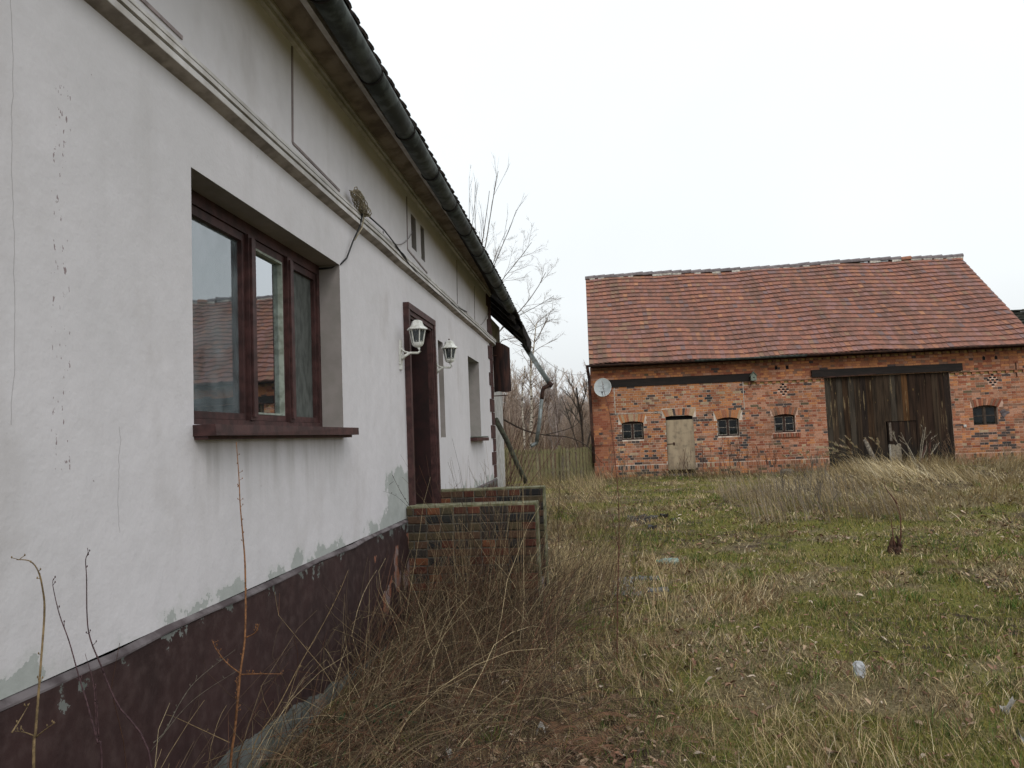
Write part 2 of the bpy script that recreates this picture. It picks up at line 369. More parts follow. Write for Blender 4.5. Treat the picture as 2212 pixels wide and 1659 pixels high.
# ------------------------------------------------------------------ the white house
HX = -1.8
house = empty('white_house', (HX, 4.5, .15), label='long single storey house with grey white rendered walls above a peeling maroon plinth', cat='house')
holes = [(3.30, 5.375, 1.915, 3.104), (7.33, 8.42, 1.0, 3.02), (7.69, 7.91, 3.80, 4.16), (8.13, 8.31, 3.78, 4.16),
         (8.87, 9.17, 1.83, 2.98), (11.02, 12.08, 1.82, 3.01)]
Y0, Y1 = -5.0, 13.7
yc = sorted({Y0, Y1, *[h[0] for h in holes], *[h[1] for h in holes], *[float(v) for v in np.arange(-4.5, 13.6, .9)]})
zc = sorted({1.08, 4.36, *[h[2] for h in holes if h[2] > 1.08], *[h[3] for h in holes], 1.5, 2.4})
mb = MB()
for i in range(len(yc)-1):
    for j in range(len(zc)-1):
        y_, z_ = (yc[i]+yc[i+1])/2, (zc[j]+zc[j+1])/2
        if any(a < y_ < b and c < z_ < d for a, b, c, d in holes): continue
        mb.quad((HX, yc[i], zc[j]), (HX, yc[i+1], zc[j]), (HX, yc[i+1], zc[j+1]), (HX, yc[i], zc[j+1]))
mb.quad((HX, Y1, .0), (-9, Y1, .0), (-9, Y1, 4.4), (HX, Y1, 4.4)); mb.quad((-9, Y0, .0), (HX, Y0, .0), (HX, Y0, 4.4), (-9, Y0, 4.4))
mb.quad((-9, Y1, 0), (-9, Y0, 0), (-9, Y0, 4.4), (-9, Y1, 4.4))
for yy in (Y0, Y1): mb.prism([(HX, yy, 4.4), (-9, yy, 4.4), (-5.4, yy, 8.0)], (0, .02 if yy < 0 else -.02, 0))
mb.build('wall', M['wall'], house)
def recess(mbx, y0, y1, z0, z1, x0, x1, m=0, back=True, m2=None, bottom=True):
    mbx.quad((x0, y0, z0), (x0, y0, z1), (x1, y0, z1), (x1, y0, z0), m)
    mbx.quad((x0, y1, z1), (x0, y1, z0), (x1, y1, z0), (x1, y1, z1), m)
    mbx.quad((x0, y0, z1), (x0, y1, z1), (x1, y1, z1), (x1, y0, z1), m)
    if bottom: mbx.quad((x0, y1, z0), (x0, y0, z0), (x1, y0, z0), (x1, y1, z0), m)
    if back: mbx.quad((x1, y0, z0), (x1, y0, z1), (x1, y1, z1), (x1, y1, z0), m if m2 is None else m2)
mb = MB(); recess(mb, *holes[0], HX, -1.955, back=False); mb.build('reveal', M['reveal'], house)
mb = MB(); recess(mb, *holes[5], HX, -1.98, back=False); mb.build('reveal', M['reveal'], house)
for h in (holes[2], holes[3]):
    mb = MB(); recess(mb, *h, HX, -2.02, 0, True, 0); mb.build('attic_vent', M['reveal'], house)
mb = MB(); recess(mb, *holes[4], HX, -1.93); mb.build('blind_niche', M['reveal'], house)
# plinth with a sloped cement cap
mb = MB(); mb.prof([(-1.776, -.3), (-1.781, 1.052), (-1.80, 1.052), (-1.80, -.3)], [Y0]+list(np.arange(-4, 7, .5))+[7.24], off=lambda y: (.006*math.sin(y*3.1), 0))
mb.prof([(-1.776, -.3), (-1.781, 1.052), (-1.80, 1.052), (-1.80, -.3)], list(np.arange(8.62, 13.6, .5))+[13.72])
mb.build('plinth', M['plinth'], house)
mb = MB()
for ya, yb in ((Y0, 7.24), (8.62, 13.72)):
    mb.prof([(-1.776, 1.053), (-1.777, 1.060), (-1.802, 1.078), (-1.802, 1.053)], list(np.arange(ya, yb-.1, .35))+[yb], off=lambda y: (.004*math.sin(y*5), .005*math.sin(y*4.3)+.003*math.sin(y*11)))
mb.build('plinth_cap', M['cap'], house)
# string course: chamfered soffit and two fillets
yb = list(np.arange(Y0, 13.8, .6))+[14.0]
wob = lambda y: (.0015*math.sin(y*7), .003*math.sin(y*2.3)+.002*math.sin(y*6.1))
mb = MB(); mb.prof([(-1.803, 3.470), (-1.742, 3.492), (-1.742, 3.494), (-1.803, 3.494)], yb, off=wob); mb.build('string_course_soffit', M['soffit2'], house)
mb = MB(); mb.prof([(-1.803, 3.4945), (-1.741, 3.4945), (-1.744, 3.528), (-1.756, 3.531), (-1.756, 3.539), (-1.803, 3.539)], yb, off=wob); mb.build('string_course', M['trim'], house)
mb = MB(); mb.prof([(-1.803, 3.540), (-1.738, 3.540), (-1.740, 3.566), (-1.757, 3.570), (-1.757, 3.579), (-1.803, 3.579)], yb, off=wob); mb.build('string_course', M['trim'], house)
mb = MB(); mb.prof([(-1.803, 3.580), (-1.746, 3.580), (-1.748, 3.600), (-1.765, 3.615), (-1.803, 3.640)], yb, off=wob); mb.build('string_course', M['trim'], house)
# panel outlines above it: raised strips, a darker colour in place of cut depth
def groove(pts):
    mb = MB()
    for a, b in zip(pts[:-1], pts[1:]):
        mb.bar((HX+.001, a[0], a[1]), (HX+.001, b[0], b[1]), .018, .012, up=(1, 0, 0))
    mb.build('panel_outline', M['groove'], house)
groove([(1.2, 3.69), (3.23, 3.684)]); groove([(4.55, 4.325), (4.525, 3.69), (5.41, 3.667)]); groove([(7.52, 4.28), (7.49, 3.73), (8.39, 3.675)])
groove([(10.36, 4.27), (10.28, 3.62), (11.19, 3.63)]); groove([(11.9, 4.2), (11.8, 3.63), (12.5, 3.62)])
# eaves cornice: fillets, cove, outer band
yb = list(np.arange(Y0, 13.4, .8))+[13.64]
mb = MB(); mb.prof([(-1.803, 4.335), (-1.772, 4.345), (-1.772, 4.372), (-1.803, 4.372)], yb); mb.prof([(-1.803, 4.373), (-1.752, 4.375), (-1.752, 4.395), (-1.803, 4.395)], yb)
mb.build('cornice_fillet', M['trim'], house)
cove = [(-1.742-.05*0, 4.396)]+[(-1.742+.15*math.sin(a), 4.396+.06*(1-math.cos(a))) for a in np.linspace(.2, 1.4, 5)]
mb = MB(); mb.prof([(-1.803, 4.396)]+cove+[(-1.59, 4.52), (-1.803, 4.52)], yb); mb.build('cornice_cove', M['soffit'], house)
mb = MB(); mb.prof([(-1.592, 4.385), (-1.555, 4.385), (-1.548, 4.42), (-1.548, 4.50), (-1.592, 4.50)], yb)
mb.prof([(-1.547, 4.43), (-1.53, 4.435), (-1.53, 4.50), (-1.547, 4.50)], yb); mb.build('cornice_band', M['trim'], house)
# sagging eaves line
SY = [-5, 4.1, 5, 6, 7, 8.5, 10, 12, 13.5, 17.3]; SZ = [4.42, 4.352, 4.330, 4.308, 4.292, 4.265, 4.228, 4.17, 4.10, 3.83]
def ez(y): return float(np.interp(y, SY, SZ))-.0
# gutter: half pipe, brackets as rings
def gut_ring(y):
    zc_ = ez(y)+.005; r = .076; P_ = []
    for a in np.linspace(-.25, math.pi+.15, 11): P_.append((-1.418+r*math.cos(a), y, zc_-r*math.sin(a)))
    return P_
def half_pipe(rings, mat, name, parent, th=.006):
    mb = MB(); k = len(rings[0])
    for rg in rings: mb.v += rg
    for i in range(len(rings)-1):
        for j in range(k-1):
            a = i*k+j; mb.f.append((a, a+1, a+k+1, a+k)); mb.m.append(0)
    o = mb.build(name, mat, parent, smooth=True)
    md = o.modifiers.new('t', 'SOLIDIFY'); md.thickness = th; md.offset = 0; return o
gy = [-5, 2.0, 2.95, 4.03, 5.0, 5.95, 6.9, 7.85, 8.8, 9.75, 10.7, 11.65, 12.6, 13.6]
for a, b in zip(gy[1:-1], gy[2:]):
    half_pipe([gut_ring(y) for y in np.linspace(a+.006, b-.006, 4)], M['zinc'], 'gutter_length', house)
half_pipe([gut_ring(-5.0), gut_ring(1.99)], M['zinc'], 'gutter_length', house)
for y in gy[1:]:
    mb = MB(); zc_ = ez(y)+.005
    P_ = [(-1.418+.083*math.cos(a), y, zc_-.083*math.sin(a)) for a in np.linspace(-.5, math.pi+.5, 12)]
    P_ = [(-1.36, y, zc_+.075)] + P_ if random.random() < .6 else P_
    mb.tube(P_, .0075, 5); mb.build('gutter_bracket', M['tar'], house)
# roof: slab following the sag, rows of flat tiles along the eaves
def hz(x, y, up=0): return ez(y)+.02+(-1.33-x)*1.0+up
yr = list(np.linspace(-5.2, 17.0, 26)); mb = MB()
xr = [-1.47, -1.8, -2.6, -3.6, -4.6, -5.4]
for i in range(len(yr)-1):
    for j in range(len(xr)-1):
        for dz, fl in ((0, 0), (-.14, 1)):
            q = [(xr[j], yr[i], hz(xr[j], yr[i], dz)), (xr[j], yr[i+1], hz(xr[j], yr[i+1], dz)), (xr[j+1], yr[i+1], hz(xr[j+1], yr[i+1], dz)), (xr[j+1], yr[i], hz(xr[j+1], yr[i], dz))]
            mb.quad(*(q[::-1] if fl else q))
    q = [(xr[0], yr[i], hz(xr[0], yr[i])), (xr[0], yr[i+1], hz(xr[0], yr[i+1])), (xr[0], yr[i+1], hz(xr[0], yr[i+1], -.14)), (xr[0], yr[i], hz(xr[0], yr[i], -.14))]; mb.quad(*q)
mb.quad((-5.4, -5.2, 8.45), (-5.4, 17, 8.0), (-9.4, 17, 4.0), (-9.4, -5.2, 4.4))
mb.quad((xr[0], 17, hz(xr[0], 17)), (xr[0], 17, hz(xr[0], 17, -.1)), (-5.4, 17, hz(-5.4, 17, -.1)), (-5.4, 17, hz(-5.4, 17)))
roofo = mb.build('roof', M['tar'], house)
def tile_mesh(name, mat, w_=.165, L=.36, th=.016, seg=5, rnd=.045):
    mb = MB(); out = [(-w_/2, L), (w_/2, L)]
    for a in np.linspace(0, math.pi, seg): out.append((w_/2*math.cos(a), rnd-rnd*math.sin(a)))
    P_ = [(p[0], p[1], 0) for p in out]; mb.prism(P_, (0, 0, -th)); return mb.mesh(name, mat)
tm = tile_mesh('tile', M['htile']); tmA = tile_mesh('tile', M['htile'], .165, .36, .02)
# each tile: local y runs up the slope (towards -x), local x along -y
mstuff = MB()
def tile_mat(x, y, z, yaw, pitch, roll):
    up = Vector((-math.cos(pitch), 0, math.sin(pitch))); al = Vector((0, -1, 0)); n = al.cross(up)
    Mx = Matrix((al, up, n)).transposed(); return Mx @ Matrix.Rotation(yaw, 3, 'Z') @ Matrix.Rotation(roll, 3, 'Y')
for row in range(14):
    n = int((17.05+5)/.172)
    for k in range(n):
        y = 17.0-.09-(k+.5*(row % 2))*.172+random.uniform(-.006, .006)
        if y < -5: continue
        if row < 2 and 1.6 < y and y < 17.1:
            x = -1.365-row*.19+random.uniform(-.008, .008); yaw = random.gauss(0, .02)
            if random.random() < .03: yaw = random.uniform(-.3, .3)
            z = hz(x, y, .035+row*.008+random.uniform(0, .008))
            R = tile_mat(x, y, z, yaw, R_(41), random.gauss(0, .03))
            link('tile', tm if row else tmA, house, (x, y, z), R.to_euler())
        elif y > -5:
            x = -1.365-row*.19; z = hz(x, y, .04); mstuff.obox((x-.13, y, z+.11), (-.13*.75, 0, .13*.68), (0, .08, 0), (.006, 0, .008))
mstuff.build('roof_tiling', M['htile'], house, kind='stuff')
# hanging torn felt at the broken end
mb = MB(); prev = None
for i in range(10):
    t = i/9; y = 15.2+1.9*t; a = (-1.34, y, ez(y)+.06); dr = .10+.10*t+.10*random.random()*(t > .5)
    b = (-1.36-.02*random.random(), y+random.uniform(-.03, .03), a[2]-dr)
    c = (-1.62-.05*random.random(), y, hz(-1.62, y, -.11-.05*random.random()))
    if prev: mb.quad(prev[0], a, b, prev[1]); mb.quad(prev[1], b, c, prev[2])
    prev = (a, b, c)
prev = None
for i in range(7):
    t = i/6; x = -1.36-.55*t; a = (x, 17.02, hz(x, 17, -.02)); b = (x, 17.04, hz(x, 17, -.12-.10*random.random()*(1-t*.5)))
    if prev: mb.quad(prev[0], a, b, prev[1])
    prev = (a, b)
o = mb.build('torn_felt', M['tar'], house); o.modifiers.new('t', 'SOLIDIFY').thickness = .01
# rafters of the open end
for y in (14.2, 15.1, 16.0, 16.85):
    mb = MB(); mb.bar((-1.42, y, hz(-1.42, y, -.16)), (-2.3, y, hz(-2.3, y, -.16)), .09, .11, up=(0, 1, 0)); mb.build('rafter', M['tar'], house)
# wing wall behind the corner
mb = MB(); mb.box(-9, -2.02, 13.72, 16.9, 0, 4.25); mb.build('wing_wall', M['wall2'], house)
# quoins
z = 1.1; k = 0
while z < 4.3:
    if not (3.44 < z < 3.6):
        h_ = .228; wide = k % 2; y0 = 13.42-.20*wide+random.uniform(-.02, .02)
        mb = MB(); mb.box(HX-.03, HX+.016, y0, 13.715, z, min(z+h_, 4.33)-.006, 0, .004); mb.build('quoin', M['quoin'], house)
    z += .232; k += 1
# doorway: moulded surround, dark jambs, door leaf
mb = MB()
for (a, b, c, d, x_) in ((7.235, 7.30, 1.0, 3.14, .055), (7.30, 7.345, 1.0, 3.095, .04), (7.345, 7.37, 1.0, 3.05, .025)):
    mb.box(HX-.02, HX+x_, a, b, c, d-.001)
    mb.box(HX-.02, HX+x_, 8.505-(b-7.235), 8.505-(a-7.235), c, d-.001)
for z0, z1, x_, i in ((3.085, 3.148, .058, 0), (3.04, 3.084, .043, .065), (3.015, 3.039, .028, .11)):
    mb.box(HX-.02, HX+x_, 7.236+i, 8.504-i, z0, z1)
mb.build('door_surround', M['maroon_lt'], house)
mb = MB(); recess(mb, 7.369, 8.371, 1.0, 3.016, HX-.02, -2.35, 0, False); o = mb.build('door_jamb', M['maroon'], house)
dl = MB(); dl.box(-2.36, -2.315, 7.37, 8.37, 1.12, 3.015); dl = dl.build('door', M['maroon'], house)
for z0, z1 in ((1.25, 1.75), (1.9, 2.85)):
    for y0, y1 in ((7.46, 7.82), (7.92, 8.28)):
        mb = MB(); mb.box(-2.314, -2.30, y0, y1, z0, z1); mb.build('door_panel', M['maroon_lt'], dl)
mb = MB(); mb.tube([(-2.31, 7.44, 1.95), (-2.26, 7.44, 1.95), (-2.26, 7.55, 1.95)], .01, 6); mb.build('handle', M['zinc'], dl)
# big window
wy0, wy1, wz0, wz1 = holes[0]
fr = MB(); XF = -1.955
fr.box(XF-.07, XF, wy0+.001, wy1-.001, wz1-.07, wz1-.001); fr.box(XF-.07, XF, wy0+.001, wy1-.001, wz0+.001, wz0+.04)
fr.box(XF-.07, XF, wy0+.001, wy0+.04, wz0+.041, wz1-.071); fr.box(XF-.07, XF, wy1-.045, wy1-.001, wz0+.041, wz1-.071)
win = fr.build('window', M['maroon_lt'], house)
for yy in (4.235, 4.805):
    mb = MB(); mb.box(XF-.07, XF+.012, yy-.042, yy+.042, wz0+.041, wz1-.071); mb.box(XF+.013, XF+.025, yy-.025, yy+.025, wz0+.06, wz1-.09); mb.build('mullion', M['maroon_lt'], win)
for i, (a, b) in enumerate(((wy0+.041, 4.192), (4.278, 4.762), (4.848, wy1-.046))):
    mb = MB(); t = .036; x0, x1 = XF-.055, XF-.012; z0, z1 = wz0+.042, wz1-.072
    mb.box(x0, x1, a, a+t, z0, z1); mb.box(x0, x1, b-t, b, z0, z1); mb.box(x0, x1, a+t, b-t, z1-t-.01, z1); mb.box(x0, x1, a+t, b-t, z0, z0+t)
    mb.build('sash', M['maroon_lt'] if i != 1 else M['maroon_lt'], win)
    if i == 1:
        mb = MB(); mb.box(x0+.006, x1+.003, b-t-.010, b-t-.001, z0+t, z1-t-.01); mb.box(x0+.006, x1+.003, a+t, b-t-.011, z0+t+.001, z0+t+.012)
        mb.box(x0+.006, x1+.003, a+t, b-t-.011, z1-t-.024, z1-t-.011); mb.build('bare_sash_edge', M['sashgrey'], win)
    mb = MB(); y0, y1 = a+t-.003, b-t+.003
    if i < 2: mb.box(x0+.012, x0+.016, y0, y1, z0+t-.003, z1-t-.007); mb.build('pane', M['glass'] if i == 0 else M['glass_clear'], win)
    else:
        mb.box(x0+.012, x0+.016, y0, y0+.045, z0+t-.003, z1-t-.007); mb.build('pane', M['glass_clear'], win)
        mb = MB(); mb.box(x0+.012, x0+.017, y0+.046, y1, z0+t-.003, z1-t-.007); mb.build('pane', M['glass_dusty'], win, label='dust coated grey pane')
mb = MB(); mb.box(HX-.15, -1.69, wy0-.012, wy1+.005, 1.862, 1.912, 0, .003); mb.box(HX-.02, -1.735, wy0+.0, wy1-.01, 1.845, 1.861); mb.build('window_sill', M['maroon_lt'], house)
mb = MB(); mb.box(-4.8, -2.06, 2.2, 6.6, 1.2, 3.6); mb.f = [f[::-1] for f in mb.f]
mb.f.pop(5); mb.m.pop(5); mb.build('room', M['room'], house)
mb = MB(); n = 30
for i in range(n):
    y0 = 3.36+.92*i/n; y1 = 3.36+.92*(i+1)/n; f0 = -2.14+.022*math.sin(i*1.9); f1 = -2.14+.022*math.sin((i+1)*1.9)
    mb.quad((f0, y0, 1.97), (f1, y1, 1.97), (f1, y1, 3.0), (f0, y0, 3.0))
cu = mb.build('net_curtain', M['cloth'], house)
mb = MB(); mb.tube([(-2.12, 3.5, 2.02), (-2.1, 3.75, 2.05), (-2.12, 3.95, 2.01), (-2.1, 4.15, 2.03)], [.05, .06, .045, .03], 9); mb.build('crumpled_sheet', M['cloth'], house)
# far window
wy0, wy1, wz0, wz1 = holes[5]; XF = -1.98
mb = MB(); mb.box(XF-.06, XF, wy0, wy0+.07, wz0, wz1); mb.box(XF-.06, XF, wy1-.07, wy1, wz0, wz1); mb.box(XF-.06, XF, wy0+.071, wy1-.071, wz1-.07, wz1); mb.box(XF-.06, XF, wy0+.071, wy1-.071, wz0, wz0+.07)
w2 = mb.build('window', M['sashgrey'], house); mb = MB(); mb.box(XF-.06, XF-.005, 11.52, 11.58, wz0+.071, wz1-.071); mb.box(XF-.05, XF-.01, wy0+.071, 11.519, 2.5, 2.54); mb.box(XF-.05, XF-.01, 11.581, wy1-.071, 2.5, 2.54); mb.build('glazing_bar', M['sashgrey'], w2)
mb = MB(); mb.box(XF-.04, XF-.035, wy0+.07, wy1-.07, wz0+.07, wz1-.07); mb.build('pane', M['glass'], w2)
mb = MB(); mb.box(XF-.9, XF-.1, wy0, wy1, wz0, wz1); mb.f = [f[::-1] for f in mb.f]; mb.f.pop(5); mb.m.pop(5); mb.build('room', M['dark'], house)
mb = MB(); mb.box(HX-.15, -1.70, wy0-.03, wy1+.12, 1.765, 1.815, 0, .004); mb.build('window_sill', M['maroon_lt'], house)
mb = MB(); mb.box(HX-.14, -1.705, wy0-.02, wy1+.11, 1.818, 1.83, 0, .003); mb.build('sill_flashing', simple('green_flashing', (.13, .19, .15), .6, 15, .5), house)
# ------------------------------------------------------------------ door lanterns
def lantern(y, tilt, zc_, label, knob):
    c = Vector((-1.625, y, zc_))
    t = empty('wall_lantern', (HX, y, zc_-.2), label=label, cat='lantern', group='white coach lanterns on either side of the front door')
    mb = MB(); zp = zc_-.20
    for q, (hw, z0, z1) in enumerate(((.030, -.15, -.10), (.042, -.10, .02), (.034, .02, .075), (.018, .075, .13))):
        mb.box(HX+.001, HX+.018, y-hw, y+hw, zp+z0, zp+z1-.0005)
    mb.build('backplate', M['white'], t)
    mb = MB(); mb.tube([(HX+.015, y, zp-.05), (HX+.05, y, zp-.02), (HX+.10, y, zp+.005), (c.x, y, zp+.0), (c.x+.02, y, zp+.015), (c.x+.012, y, zp+.04), (c.x, y, zp+.062)], [.02, .015, .012, .012, .012, .012, .012], 7)
    mb.tube([(HX+.015, y, zp+.05), (HX+.045, y, zp+.02), (HX+.09, y, zp+.006)], [.014, .01, .008], 6)
    mb.build('arm', M['white'], t, smooth=True)
    b0 = zc_-.135; n = 6
    mb = MB(); mb.lathe((c.x, y, b0), [(.02, -.012), (.045, 0), (.052, .012), (.056, .02)], 6); mb.build('lantern_base', M['white'], t)
    r0, r1, h0, h1 = .052, .078, b0+.021, b0+.165
    cage = MB()
    for j in range(n):
        a = 2*math.pi*j/n; d = Vector((math.cos(a), math.sin(a), 0))
        cage.bar((c.x+d.x*r0, y+d.y*r0, h0), (c.x+d.x*r1, y+d.y*r1, h1), .009, .009)
        a2 = 2*math.pi*(j+1)/n; d2 = Vector((math.cos(a2), math.sin(a2), 0))
        for rr, hh in ((r0, h0+.004), (r1, h1-.004)):
            cage.bar((c.x+d.x*rr, y+d.y*rr, hh), (c.x+d2.x*rr, y+d2.y*rr, hh), .008, .010)
        for (rr, hh, dr) in ((r1-.003, h1-.012, -1), (r0+.003, h0+.012, 1)):     # scalloped edge
            for u in (.25, .5, .75):
                p = d*(1-u)+d2*u; L = .014 if u == .5 else .008
                cage.bar((c.x+p.x*rr, y+p.y*rr, hh), (c.x+p.x*rr, y+p.y*rr, hh+dr*L), .012, .003)
    cg = cage.build('cage', M['white'], t)
    for j in range(n):
        a, a2 = 2*math.pi*j/n, 2*math.pi*(j+1)/n; P_ = []
        for (aa, rr, hh) in ((a, r0, h0), (a2, r0, h0), (a2, r1, h1), (a, r1, h1)): P_.append((c.x+math.cos(aa)*rr*.95, y+math.sin(aa)*rr*.95, hh))
        mb = MB(); mb.quad(*P_); mb.build('glass_pane', M['lampglass'], cg)
    mb = MB(); mb.lathe((c.x, y, h1), [(.098, -.012), (.100, -.006), (.088, .008), (.068, .022), (.056, .045), (.050, .068), (.028, .080), (.006, .084)], 6); mb.build('lantern_roof', M['white'], t)
    if knob: mb = MB(); mb.lathe((c.x, y, h1+.084), [(.004, 0), (.009, .006), (.008, .014), (.002, .02)], 8); mb.build('finial', M['rust'], t, smooth=True)
    mb = MB(); mb.lathe((c.x, y, h0), [(.012, 0), (.014, .03), (.022, .05), (.020, .075), (.006, .09)], 8); mb.build('bulb', simple('lamp_bulb', (.5, .48, .42), .3, 20, .1), t, smooth=True)
    return t
lantern(7.06, 0, 2.825, 'white coach lantern with plain top, left of the front door, nearer the camera', False)
lantern(8.66, 0, 2.825, 'white coach lantern with a small reddish knob on top, right of the front door', True)

# ------------------------------------------------------------------ cables on the wall
mb = MB(); rng = random.Random(3)
for k in range(11):
    P_ = []; ph = rng.uniform(0, 6.28); cy, cz = 5.68+rng.uniform(-.02, .02), 3.645+rng.uniform(-.012, .012); ra, rb = rng.uniform(.12, .155), rng.uniform(.018, .034)
    for i in range(17):
        a = ph+2*math.pi*i/16; u, v = ra*math.cos(a), rb*math.sin(a)
        P_.append((-1.735+.035*math.sin(a*2+k*1.3)+.004*k*.5, cy+u*.93+v*.2, cz-u*.38+v))
    mb.tube(P_, .0042, 5, cap=False)
mb.tube([(-1.74, 5.56, 3.70), (-1.73, 5.57, 3.74), (-1.73, 5.62, 3.76), (-1.74, 5.72, 3.71), (-1.74, 5.82, 3.61)], .004, 5)
mb.build('cable_coil', M['beige'], smooth=True, label='tangled coil of beige cable hung on the string course', cat='cable')
mb = MB(); mb.tube([(-1.73, 5.76, 3.62), (-1.735, 5.74, 3.55), (-1.745, 5.72, 3.48), (-1.77, 5.62, 3.34), (-1.785, 5.50, 3.18), (-1.80, 5.39, 3.108), (-1.86, 5.375, 3.085), (-1.95, 5.36, 3.08)], .0065, 6)
mb.tube([(-1.73, 5.77, 3.63), (-1.725, 5.76, 3.55), (-1.73, 5.73, 3.47), (-1.762, 5.63, 3.35)], .0055, 6, m=1)
mb.build('cable', [M['black'], M['beige']], smooth=True, label='dark cable hanging from the coil down to the top corner of the big window', cat='cable')
mb = MB(); P_ = [(-1.74, 5.85, 3.625), (-1.735, 6.4, 3.63), (-1.74, 6.8, 3.60), (-1.742, 7.1, 3.565), (-1.748, 7.5, 3.53), (-1.75, 7.9, 3.51), (-1.75, 8.6, 3.505), (-1.75, 9.5, 3.53), (-1.742, 10.2, 3.565), (-1.755, 10.8, 3.62)]
mb.tube(P_, .0065, 6); mb.tube([(x+.004, y, z-.012-.006*math.sin(i*2)) for i, (x, y, z) in enumerate(P_[2:])], .005, 6); mb.tube([(-1.742, 7.0, 3.575), (-1.742, 7.12, 3.56), (-1.745, 7.2, 3.55)], [.012, .018, .012], 6)
mb.build('cable', M['black'], smooth=True, label='spliced black cable running along the string course over the front door', cat='cable')
mb = MB(); mb.tube([(-1.752, 6.42, 3.63)]+[(-1.785, 6.42+(7.69-6.42)*t, 3.635+.33*t**2.6-.02*math.sin(t*3.1)) for t in np.linspace(.1, 1, 8)]+[(-1.9, 7.75, 3.99)], .004, 5)
mb.build('wire', M['grey_wire'], smooth=True, label='thin grey wire sagging from the black cable into the attic vent', cat='wire')
mb = MB(); mb.tube([(-1.79, 12.1, 3.62)]+[(-1.785, 12.1+1.55*t, 3.62+.55*t**1.6) for t in np.linspace(.1, 1, 7)], .004, 5)
mb.build('wire', M['grey_wire'], smooth=True, label='thin wire curving up the wall to the corner under the cornice end', cat='wire')

# ------------------------------------------------------------------ broken downpipe, rusty sheet, leaning pole, overhead wire
dp = empty('broken_downpipe', tuple(at(1160, 960, 17.05)), label='broken grey downpipe swinging from the torn end of the eaves', cat='downpipe')
a, b = at(1128, 738, 17.05), at(1188, 829, 17.05)
half_pipe([[tuple(p+Vector((.06*math.cos(q), 0, -.06*math.sin(q)*.9))) for q in np.linspace(0, math.pi, 7)] for p in (a, a.lerp(b, .5), b)], M['zincl'], 'gutter_piece', dp)
mb = MB(); mb.tube([b+Vector((.05, 0, -.05)), b+Vector((-.04, 0, .02))], .06, 8); mb.build('outlet', M['rust'], dp)
mb = MB(); mb.tube([b+Vector((0, 0, -.03)), at(1174, 838, 17.05), at(1171, 850, 17.05), at(1170.5, 862, 17.05)], [.05, .048, .046, .045], 9); mb.build('elbow', M['rust'], dp, smooth=True)
mb = MB(); mb.tube([at(1170.5, 860, 17.05), at(1165, 915, 17.05), at(1159, 955, 17.05)], [.043, .042, .042], 9); mb.build('pipe', M['zincl'], dp, smooth=True)
mb = MB(); mb.tube([at(1159.5, 953, 17.05), at(1158, 958, 17.05), at(1147, 963.5, 17.0)], [.045, .043, .043], 9, cap=False); mb.build('shoe', M['zincl'], dp, smooth=True)
mb = MB(); zt, zb = 3.50, 2.63; n = 8; f0 = []; 
for i in range(n+1):
    t = i/n; x = -1.81+.32*t; yy = 13.95-.10*math.sin(t*2.6); ztop = 3.56-.02*t-.11*t*t; f0.append((x, yy, zb+.01*math.sin(t*7), ztop))
for p, q in zip(f0[:-1], f0[1:]): mb.quad((p[0], p[1], p[2]), (q[0], q[1], q[2]), (q[0], q[1], q[3]), (p[0], p[1], p[3]))
rs = empty('rusty_sheet', (-1.8, 13.95, 2.63), label='dark rusty curved metal sheet hanging at the far corner of the white house', cat='metal sheet')
o = mb.build('sheet', M['rustd'], rs); o.modifiers.new('t', 'SOLIDIFY').thickness = .006
mb = MB()
for z in (2.56, 3.3): mb.bar((-1.83, 13.9, z), (-1.56, 13.9, z+.005), .018, .018)
mb.build('bracket', M['rust'], rs)
mb = MB(); a, b = at(1070, 905, 14.6), at(1136, 1042, 15.2); mb.tube([a, a.lerp(b, .35)+Vector((.01, 0, .02)), a.lerp(b, .7), b], [.055, .05, .045, .05], 7)
mb.build('leaning_pole', simple('mossy_wood', (.075, .08, .055), .9, 12, .7, (.035, .03, .025), .6), smooth=True, label='mossy wooden pole leaning against the far corner of the house', cat='pole')
a, b = at(1146, 748, 17.0), at(1266, 806, 25.2); P_ = []
for i in range(13):
    t = i/12; p = a.lerp(b, t); p.z -= .55*4*t*(1-t)*.5; P_.append(p)
mb = MB(); mb.tube(P_, .006, 4); mb.build('overhead_wire', M['grey_wire'], label='thin slack wire from the broken eaves across to the brick barn', cat='wire')

# ------------------------------------------------------------------ brick palettes
def brickmat(name, c, r=.9, amt=.5):
    g = G(name, r, .2); f = g.mr(g.noise(40, 5), .35, .7, 0, amt*1.4); c2 = tuple(x*.6 for x in c)
    col = g.mix(f, c, c2); X, Yc, Zc = g.xyz()
    col = g.hsv(col, v=g.mr(g.noise(.9, 4), .32, .68, .80, 1.12))
    soot = g.mr(g.ma('ADD', g.noise(1.5, 5, rough=.65), g.mr(Zc, .9, .3, 0, .12)), .56, .72, 0, .6)
    col = g.mix(soot, col, (c[0]*.35+.02, c[1]*.4+.02, c[2]*.4+.015))
    g.bump(g.noise(70, 4), .5, .004); return g.out(col)
BP = [brickmat('brick_red', (.37, .150, .082)), brickmat('brick_orange', (.50, .215, .095)), brickmat('brick_deep_red', (.28, .095, .055)), brickmat('brick_brown', (.245, .135, .090)),
      brickmat('brick_dark', (.085, .066, .062)), brickmat('brick_cream', (.46, .33, .21)), brickmat('brick_pink', (.44, .225, .145)), brickmat('brick_black', (.050, .048, .052)), brickmat('brick_yellow', (.46, .31, .13)), brickmat('brick_olive', (.13, .10, .06))]
def pick(ws): return RNG.choice(len(ws), p=np.array(ws)/sum(ws))

